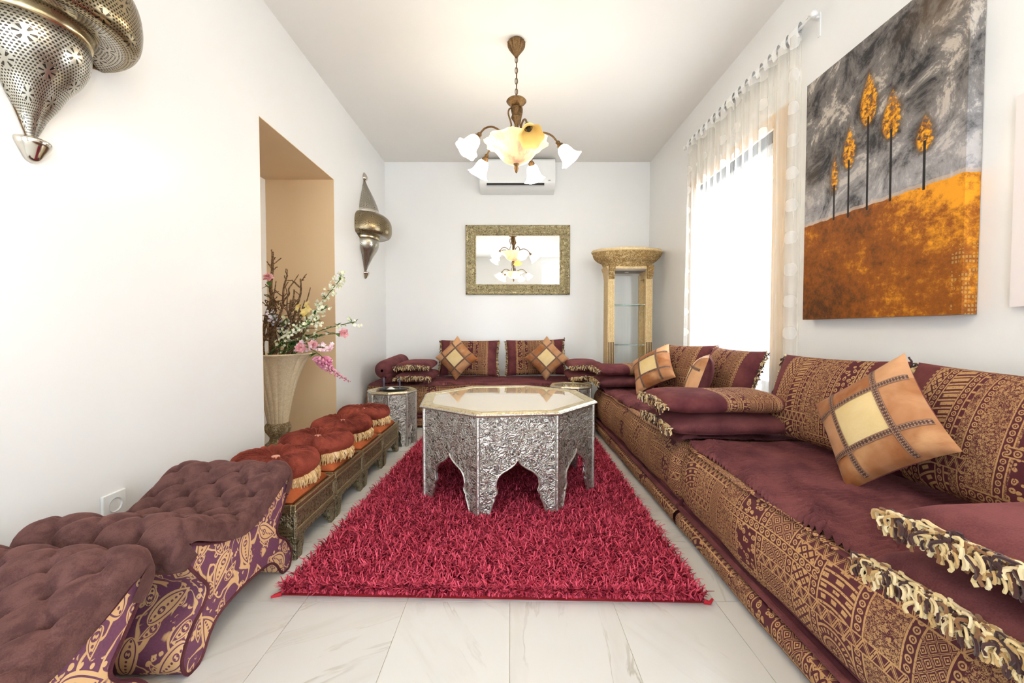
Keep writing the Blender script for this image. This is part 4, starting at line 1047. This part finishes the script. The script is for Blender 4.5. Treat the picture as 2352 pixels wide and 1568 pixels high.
# ================================================================ MOROCCAN WALL SCONCES
def sconce(label, y):
    t = thing('wall_sconce', label, 'wall lamp', (LX+.0015, y, 1.375), group='half-lantern wall sconces')
    a0, a1 = -PI/2, PI/2
    def rev(name, prof, mat, n=40, ang=60, cap=False):
        return obj(name, G().lathe(prof, n, a0, a1), mat, t, ang=ang)
    sm_ = lambda pr, n=5: [(p.x, p.y) for p in bez([(a, b, 0) for a, b in pr], n)]
    rev('lower_finial', sm_([(.0, .0), (.016, .008), (.030, .030), (.042, .052), (.040, .064), (.022, .070), (.012, .072)]), SILVER)
    rev('lower_body', sm_([(.012, .070), (.024, .100), (.036, .130), (.058, .170), (.080, .215), (.106, .255), (.124, .295), (.130, .335), (.128, .365)]), PIERCED)
    rev('lower_collar', sm_([(.128, .363), (.134, .370), (.136, .390), (.134, .405)]), plain('brushed_gold_silver', L(206, 188, 150), .25, metal=1.0))
    rev('under_rim', sm_([(.128, .402), (.155, .392), (.185, .386), (.205, .384)]), PIERCED)
    rev('turban_ring', sm_([(.200, .384), (.226, .390), (.243, .418), (.248, .465), (.242, .515), (.222, .555), (.190, .582), (.155, .598), (.135, .605)]), metal_r)
    rev('upper_collar', sm_([(.138, .602), (.138, .618), (.130, .630)]), SILVER)
    rev('upper_body', sm_([(.131, .628), (.124, .660), (.106, .710), (.082, .765), (.055, .82), (.030, .870), (.016, .905)]), PIERCED)
    rev('upper_finial', sm_([(.010, .903), (.020, .912), (.034, .925), (.036, .940), (.026, .962), (.010, .985), (.0, .992)]), SILVER)
    g = G(); ol = [(.012, .07), (.036, .13), (.080, .215), (.124, .295), (.13, .36), (.20, .384), (.243, .418), (.247, .465), (.22, .555), (.136, .605), (.123, .66), (.081, .765), (.030, .870), (.012, .905)]
    g.prism([(a, b) for a, b in ol]+[(-a, b) for a, b in reversed(ol)], 0, .004, lambda a, b, h: (h, a, b)); obj('back_plate', g, BRASS, t, smooth=False)
    return t
metal_r = pierced('pierced_antique_silver', L(120, 102, 74), L(190, 174, 142), .25)
sconce('pierced silver half-lantern wall lamp beside the tan niche, above the small tray table', 3.90)
sconce('pierced silver half-lantern wall lamp high on the left wall above the tufted stools', 1.195)

# ================================================================ SOCKETS
def socket(label, y, z, n=1):
    t = thing('wall_socket', label, 'socket', (LX+.0005, y, z))
    for k in range(n):
        p = obj('plate', G().span(0, .010, k*.0-.042, .042, -.042, .042), WHITEP, t, smooth=False, bevel=.003)
        obj('well', G().lathe([(0, .002), (.018, .002), (.021, .010), (.024, .012)], 24), plain('socket_white', (.72, .72, .71), .4), p, M=Matrix.Translation((.0015, 0, 0)) @ Matrix.Rotation(PI/2, 4, 'Y'))
        for s in (-1, 1): obj('pin_hole', G().lathe([(0, .0), (.003, .0)], 8), DARK, p, M=Matrix.Translation((.0042, s*.009, 0)) @ Matrix.Rotation(PI/2, 4, 'Y'))
    return t
socket('white wall socket low on the left wall behind the tufted stools', 1.405, .300)
socket('white wall socket low on the left wall beside the small tray table', 3.96, .28)

# ================================================================ VASE AND FLOWERS
VX, VY = -1.585, 2.80
t = thing('stone_vase', 'tall fluted cream stone urn standing in the tan niche', 'vase', (VX, VY, 0))
obj('plinth', G().box((0, 0, .04), (.22, .22, .08)), VASER, t, smooth=False, bevel=.008)
obj('foot', G().lathe([(.0, .08), (.10, .08), (.105, .10), (.085, .12), (.055, .145), (.048, .17), (.062, .19), (.078, .215), (.082, .24), (.074, .262), (.064, .27)], 40, mod=lambda a, i, z: 1+.05*math.sin(a*8)*(.14 < z < .26)), VASER, t)
pr = [(p.x, p.y) for p in bez([(.062, .268, 0), (.070, .32, 0), (.085, .40, 0), (.108, .50, 0), (.140, .60, 0), (.182, .69, 0), (.212, .725, 0), (.220, .735, 0), (.214, .742, 0), (.19, .72, 0), (.15, .66, 0)], 4)]
obj('fluted_body', G().lathe(pr, 160, mod=lambda a, i, z: 1+.07*(abs(math.sin(a*9))**.5-.6) if i < 28 else .98), VASEM, t, ang=70)
obj('moss', G().lathe([(0, .70), (.10, .70), (.172, .695)], 24), plain('dry_moss', L(96, 84, 58), .95), t)
def P3(px, py, y):
    """photo pixel -> point at depth y (used for the flower stems only, at the vase's own depth)"""
    A = math.atan(27/950); u = (px-1173)/950; v = (784-py)/950
    d = Vector((u, math.cos(A)+v*math.sin(A), -math.sin(A)+v*math.cos(A))); k = y/d.y
    return Vector((0, 0, .9))+d*k
def neck(i): a = i*2.4; return Vector((VX+.09*math.cos(a), VY+.09*math.sin(a), .70))
def crooked(a, b, n, amp, r):
    pts = [a]
    for k in range(1, n): pts.append(a.lerp(b, k/n)+Vector((r.uniform(-amp, amp), r.uniform(-amp, amp), r.uniform(-amp, amp)*.6)))
    return bez(pts+[b], 4)
def branch(label, tips, seed, r0=.008):
    r = random.Random(seed); root = neck(seed); t = thing('bare_branch', label, 'branch', root, group='bare twigs in the urn')
    g = G(); main = crooked(root, tips[0], 6, .022, r); N = len(main)
    r0 *= 1.5; g.tube([p-root for p in main], [r0*(1-.6*i/N) for i in range(N)], 7)
    for tp in tips[1:]:
        i = int(N*r.uniform(.35, .7)); q = crooked(main[i], tp, 4, .014, r); g.tube([p-root for p in q], [r0*.55*(1-.65*k/len(q)) for k in range(len(q))], 6)
    for k in range(22):
        i = int(N*r.uniform(.25, .98)); dr = Vector((r.uniform(-1, 1), r.uniform(-.6, .6), r.uniform(.0, 1))).normalized()*r.uniform(.03, .08)
        q = crooked(main[min(i, N-1)], main[min(i, N-1)]+dr, 3, .005, r); g.tube([p-root for p in q], [.0034]*(len(q)-1)+[.0016], 5)
    obj('wood', g, BARK, t); return t
branch('thick twisted bare branch reaching highest out of the urn', [P3(626, 578, 2.78), P3(640, 700, 2.76)], 1, .012)
branch('bare forked twig with two tips in the middle of the urn', [P3(660, 632, 2.76), P3(686, 630, 2.74), P3(652, 700, 2.8)], 2)
branch('bare twig with a sharp bent tip in the urn', [P3(690, 640, 2.74), P3(713, 660, 2.72), P3(700, 690, 2.75)], 3)
branch('short dense bare twig low in the urn', [P3(640, 690, 2.72), P3(672, 720, 2.7), P3(618, 700, 2.74)], 4)
branch('thin bare twig arching low across the urn rim', [P3(705, 735, 2.70), P3(690, 760, 2.68), P3(660, 740, 2.7)], 5)
branch('grey bare twig leaning toward the room from the urn', [P3(676, 665, 2.72), P3(655, 655, 2.7)], 6, .007)
branch('brown bare twig near the niche edge in the urn', [P3(622, 660, 2.74), P3(634, 645, 2.72)], 7, .009)
branch('knotted bare twig behind the roses in the urn', [P3(668, 690, 2.66), P3(690, 700, 2.68), P3(655, 705, 2.66)], 8, .010)
def leafmesh(g, base, dr, ln, wd, col, up=Vector((0, 0, 1))):
    dr = dr.normalized(); sd = dr.cross(up); sd = (sd if sd.length > .1 else Vector((1, 0, 0))).normalized(); nn = sd.cross(dr)
    vs = []; prof = [(0, .05), (.2, .6), (.45, 1), (.7, .75), (.9, .3), (1, .02)]
    for q, w in prof:
        c = base+dr*ln*q+nn*(-.25*ln*q*q)
        vs += [c-sd*wd*w+nn*wd*.25*w, c, c+sd*wd*w+nn*wd*.25*w]
    fs = []
    for i in range(len(prof)-1):
        for e in (0, 1): fs.append((i*3+e, i*3+e+1, i*3+e+4, i*3+e+3))
    g.add(vs, fs, None, col)
GREEN = [L(64, 106, 46), L(88, 132, 62), L(48, 88, 48), L(112, 146, 78)]
def petal_flower(g, c, ax, R, n, cols, r, cup=.6, layers=1):
    ax = ax.normalized(); a = ax.orthogonal().normalized(); b = ax.cross(a)
    for l in range(layers):
        for k in range(n):
            an = 2*PI*k/n+l*.6+r.uniform(-.2, .2); d = a*math.cos(an)+b*math.sin(an)
            cp = cup+l*.35
            dr = (d*(1-cp*.55)+ax*cp); leafmesh(g, c+ax*R*.1*l, dr, R*(1-.18*l), R*.42, r.choice(cols), up=ax)
def stem_thing(name, label, cat, pts, seed, group, build, r0=.0028):
    root = pts[0]; r = random.Random(seed); t = thing(name, label, cat, root, group=group)
    path = bez([p for p in pts], 6)
    obj('stem', G().tube([p-root for p in path], r0, 6), plain('green_stem', L(92, 112, 60), .7), t)
    build(t, [p-root for p in path], r); return t
def roses(t, path, r):
    c = path[-1]; ax = (path[-1]-path[-3]).normalized()+Vector((.2, -.8, .1))
    g = G(); PK = [L(240, 178, 180), L(246, 196, 194), L(228, 150, 158)]
    for l, (R, cup) in enumerate(((.036, .25), (.034, .55), (.028, .9), (.022, 1.3), (.015, 2.0))):
        petal_flower(g, c+ax.normalized()*.004*l, ax, R, 6-l//2, PK, r, cup)
    obj('bloom', g, LEAFM, t, ang=80)
    for k in range(5):
        i = int(len(path)*r.uniform(.45, .92)); g = G(); leafmesh(g, path[i], Vector((r.uniform(-1, 1), r.uniform(-1, .3), r.uniform(-.3, .6))), r.uniform(.04, .06), .016, r.choice(GREEN)); obj('leaf', g, LEAFM, t, ang=80)
def rose(label, px, py, y, seed):
    tip = P3(px, py, y); n = neck(seed); stem_thing('rose', label, 'flower', [n, n.lerp(tip, .5)+Vector((0, 0, .06)), tip], seed, 'silk roses in the urn', roses)
rose('pale pink silk rose low over the urn rim', 690, 798, 2.66, 11)
rose('pink silk rose at the rim beside green leaves', 717, 792, 2.68, 12)
rose('small salmon rose reaching out of the niche on a leafy stem', 789, 765, 2.74, 13)
rose('bright pink bud high beside the twisted branch', 617, 638, 2.74, 14)
def blossom(t, path, r, cols=(L(244, 240, 222), L(236, 232, 200), L(224, 226, 186)), R=.012, cnt=70, lf=24, st=.3):
    N = len(path); g = G()
    for k in range(cnt):
        i = int(N*r.uniform(st, .99)); p = path[i]+Vector((r.uniform(-1, 1), r.uniform(-1, 1), r.uniform(-1, 1)))*.030
        petal_flower(g, p, Vector((r.uniform(-1, 1), -1, r.uniform(-.3, 1))), R*r.uniform(.7, 1.2), 5, cols, r, .35)
    obj('blossom', g, LEAFM, t, ang=80, kind='stuff')
    g = G()
    for k in range(lf):
        i = int(N*r.uniform(.1, .95)); leafmesh(g, path[i], Vector((r.uniform(-1, 1), r.uniform(-1, .5), r.uniform(-.2, 1))), r.uniform(.02, .042), .008, r.choice(GREEN+[L(150, 146, 90)]))
    obj('foliage', g, LEAFM, t, ang=80, kind='stuff')
def spray(label, tip, seed, **kw):
    n = neck(seed); stem_thing('blossom_spray', label, 'flower', [n, n.lerp(tip, .5)+Vector((.0, 0, .05)), tip], seed, 'blossom sprays in the urn', lambda t, p, r: blossom(t, p, r, **kw))
spray('tall cream blossom spray leaning out of the niche', P3(786, 636, 2.72), 21, cnt=120, lf=40, st=.25)
spray('cream blossom spray with wide green leaves beside the tall one', P3(752, 705, 2.70), 22, cnt=90, lf=40)
spray('leafy green spray with a lone round leaf at its tip', P3(818, 738, 2.72), 23, cnt=14, lf=46)
spray('pale lilac blossom spray close to the twisted branch', P3(622, 720, 2.70), 24, cols=(L(226, 218, 232), L(240, 236, 240), L(206, 200, 214)), cnt=60, lf=34)
spray('pale pink blossom spray hanging over the rim', P3(757, 800, 2.66), 25, cols=(L(240, 206, 212), L(236, 190, 204), L(246, 224, 224)), cnt=60, lf=12, st=.55, R=.014)
spray('yellow lily spray in the middle of the urn', P3(700, 705, 2.72), 26, cols=(L(240, 218, 150), L(236, 206, 120)), R=.034, cnt=7, lf=10, st=.7)
spray('olive leafy spray in the heart of the urn', P3(655, 735, 2.68), 27, cnt=20, lf=70, st=.3)
spray('cream blossom spray arching toward the room beneath the tall one', P3(735, 735, 2.66), 28, cnt=70, lf=50)
spray('short green spray at the urn rim beside the roses', P3(735, 772, 2.66), 29, cnt=6, lf=60, st=.4)
def foxg(t, path, r):
    N = len(path); g = G(); PK = [L(226, 150, 176), L(236, 176, 194), L(206, 120, 152)]
    for k in range(80):
        q = k/80; i = min(N-1, int(N*(.52+.46*q))); a = k*2.4; R = .017*(1.15-q)+.003
        p = path[i]+Vector((math.cos(a), math.sin(a), 0))*R; g.tube([p, p+Vector((math.cos(a), math.sin(a), -.3))*R*.9, p+Vector((math.cos(a), math.sin(a), -.6))*R*1.5], [R*.25, R*.42, R*.5], 6, col=r.choice(PK))
    obj('bells', g, LEAFM, t, ang=80, kind='stuff')
    for k in range(3):
        g = G(); leafmesh(g, path[int(N*.45)], Vector((-.8+k*.3, -.5, -.1)), .06, .012, r.choice(GREEN)); obj('leaf', g, LEAFM, t, ang=80)
n = neck(31)
stem_thing('foxglove', 'pink foxglove spike drooping down out of the niche', 'flower', [n, n.lerp(P3(720, 806, 2.66), .6)+Vector((0, 0, .06)), P3(735, 815, 2.66), P3(752, 842, 2.66), P3(801, 875, 2.66)], 31, None, foxg)
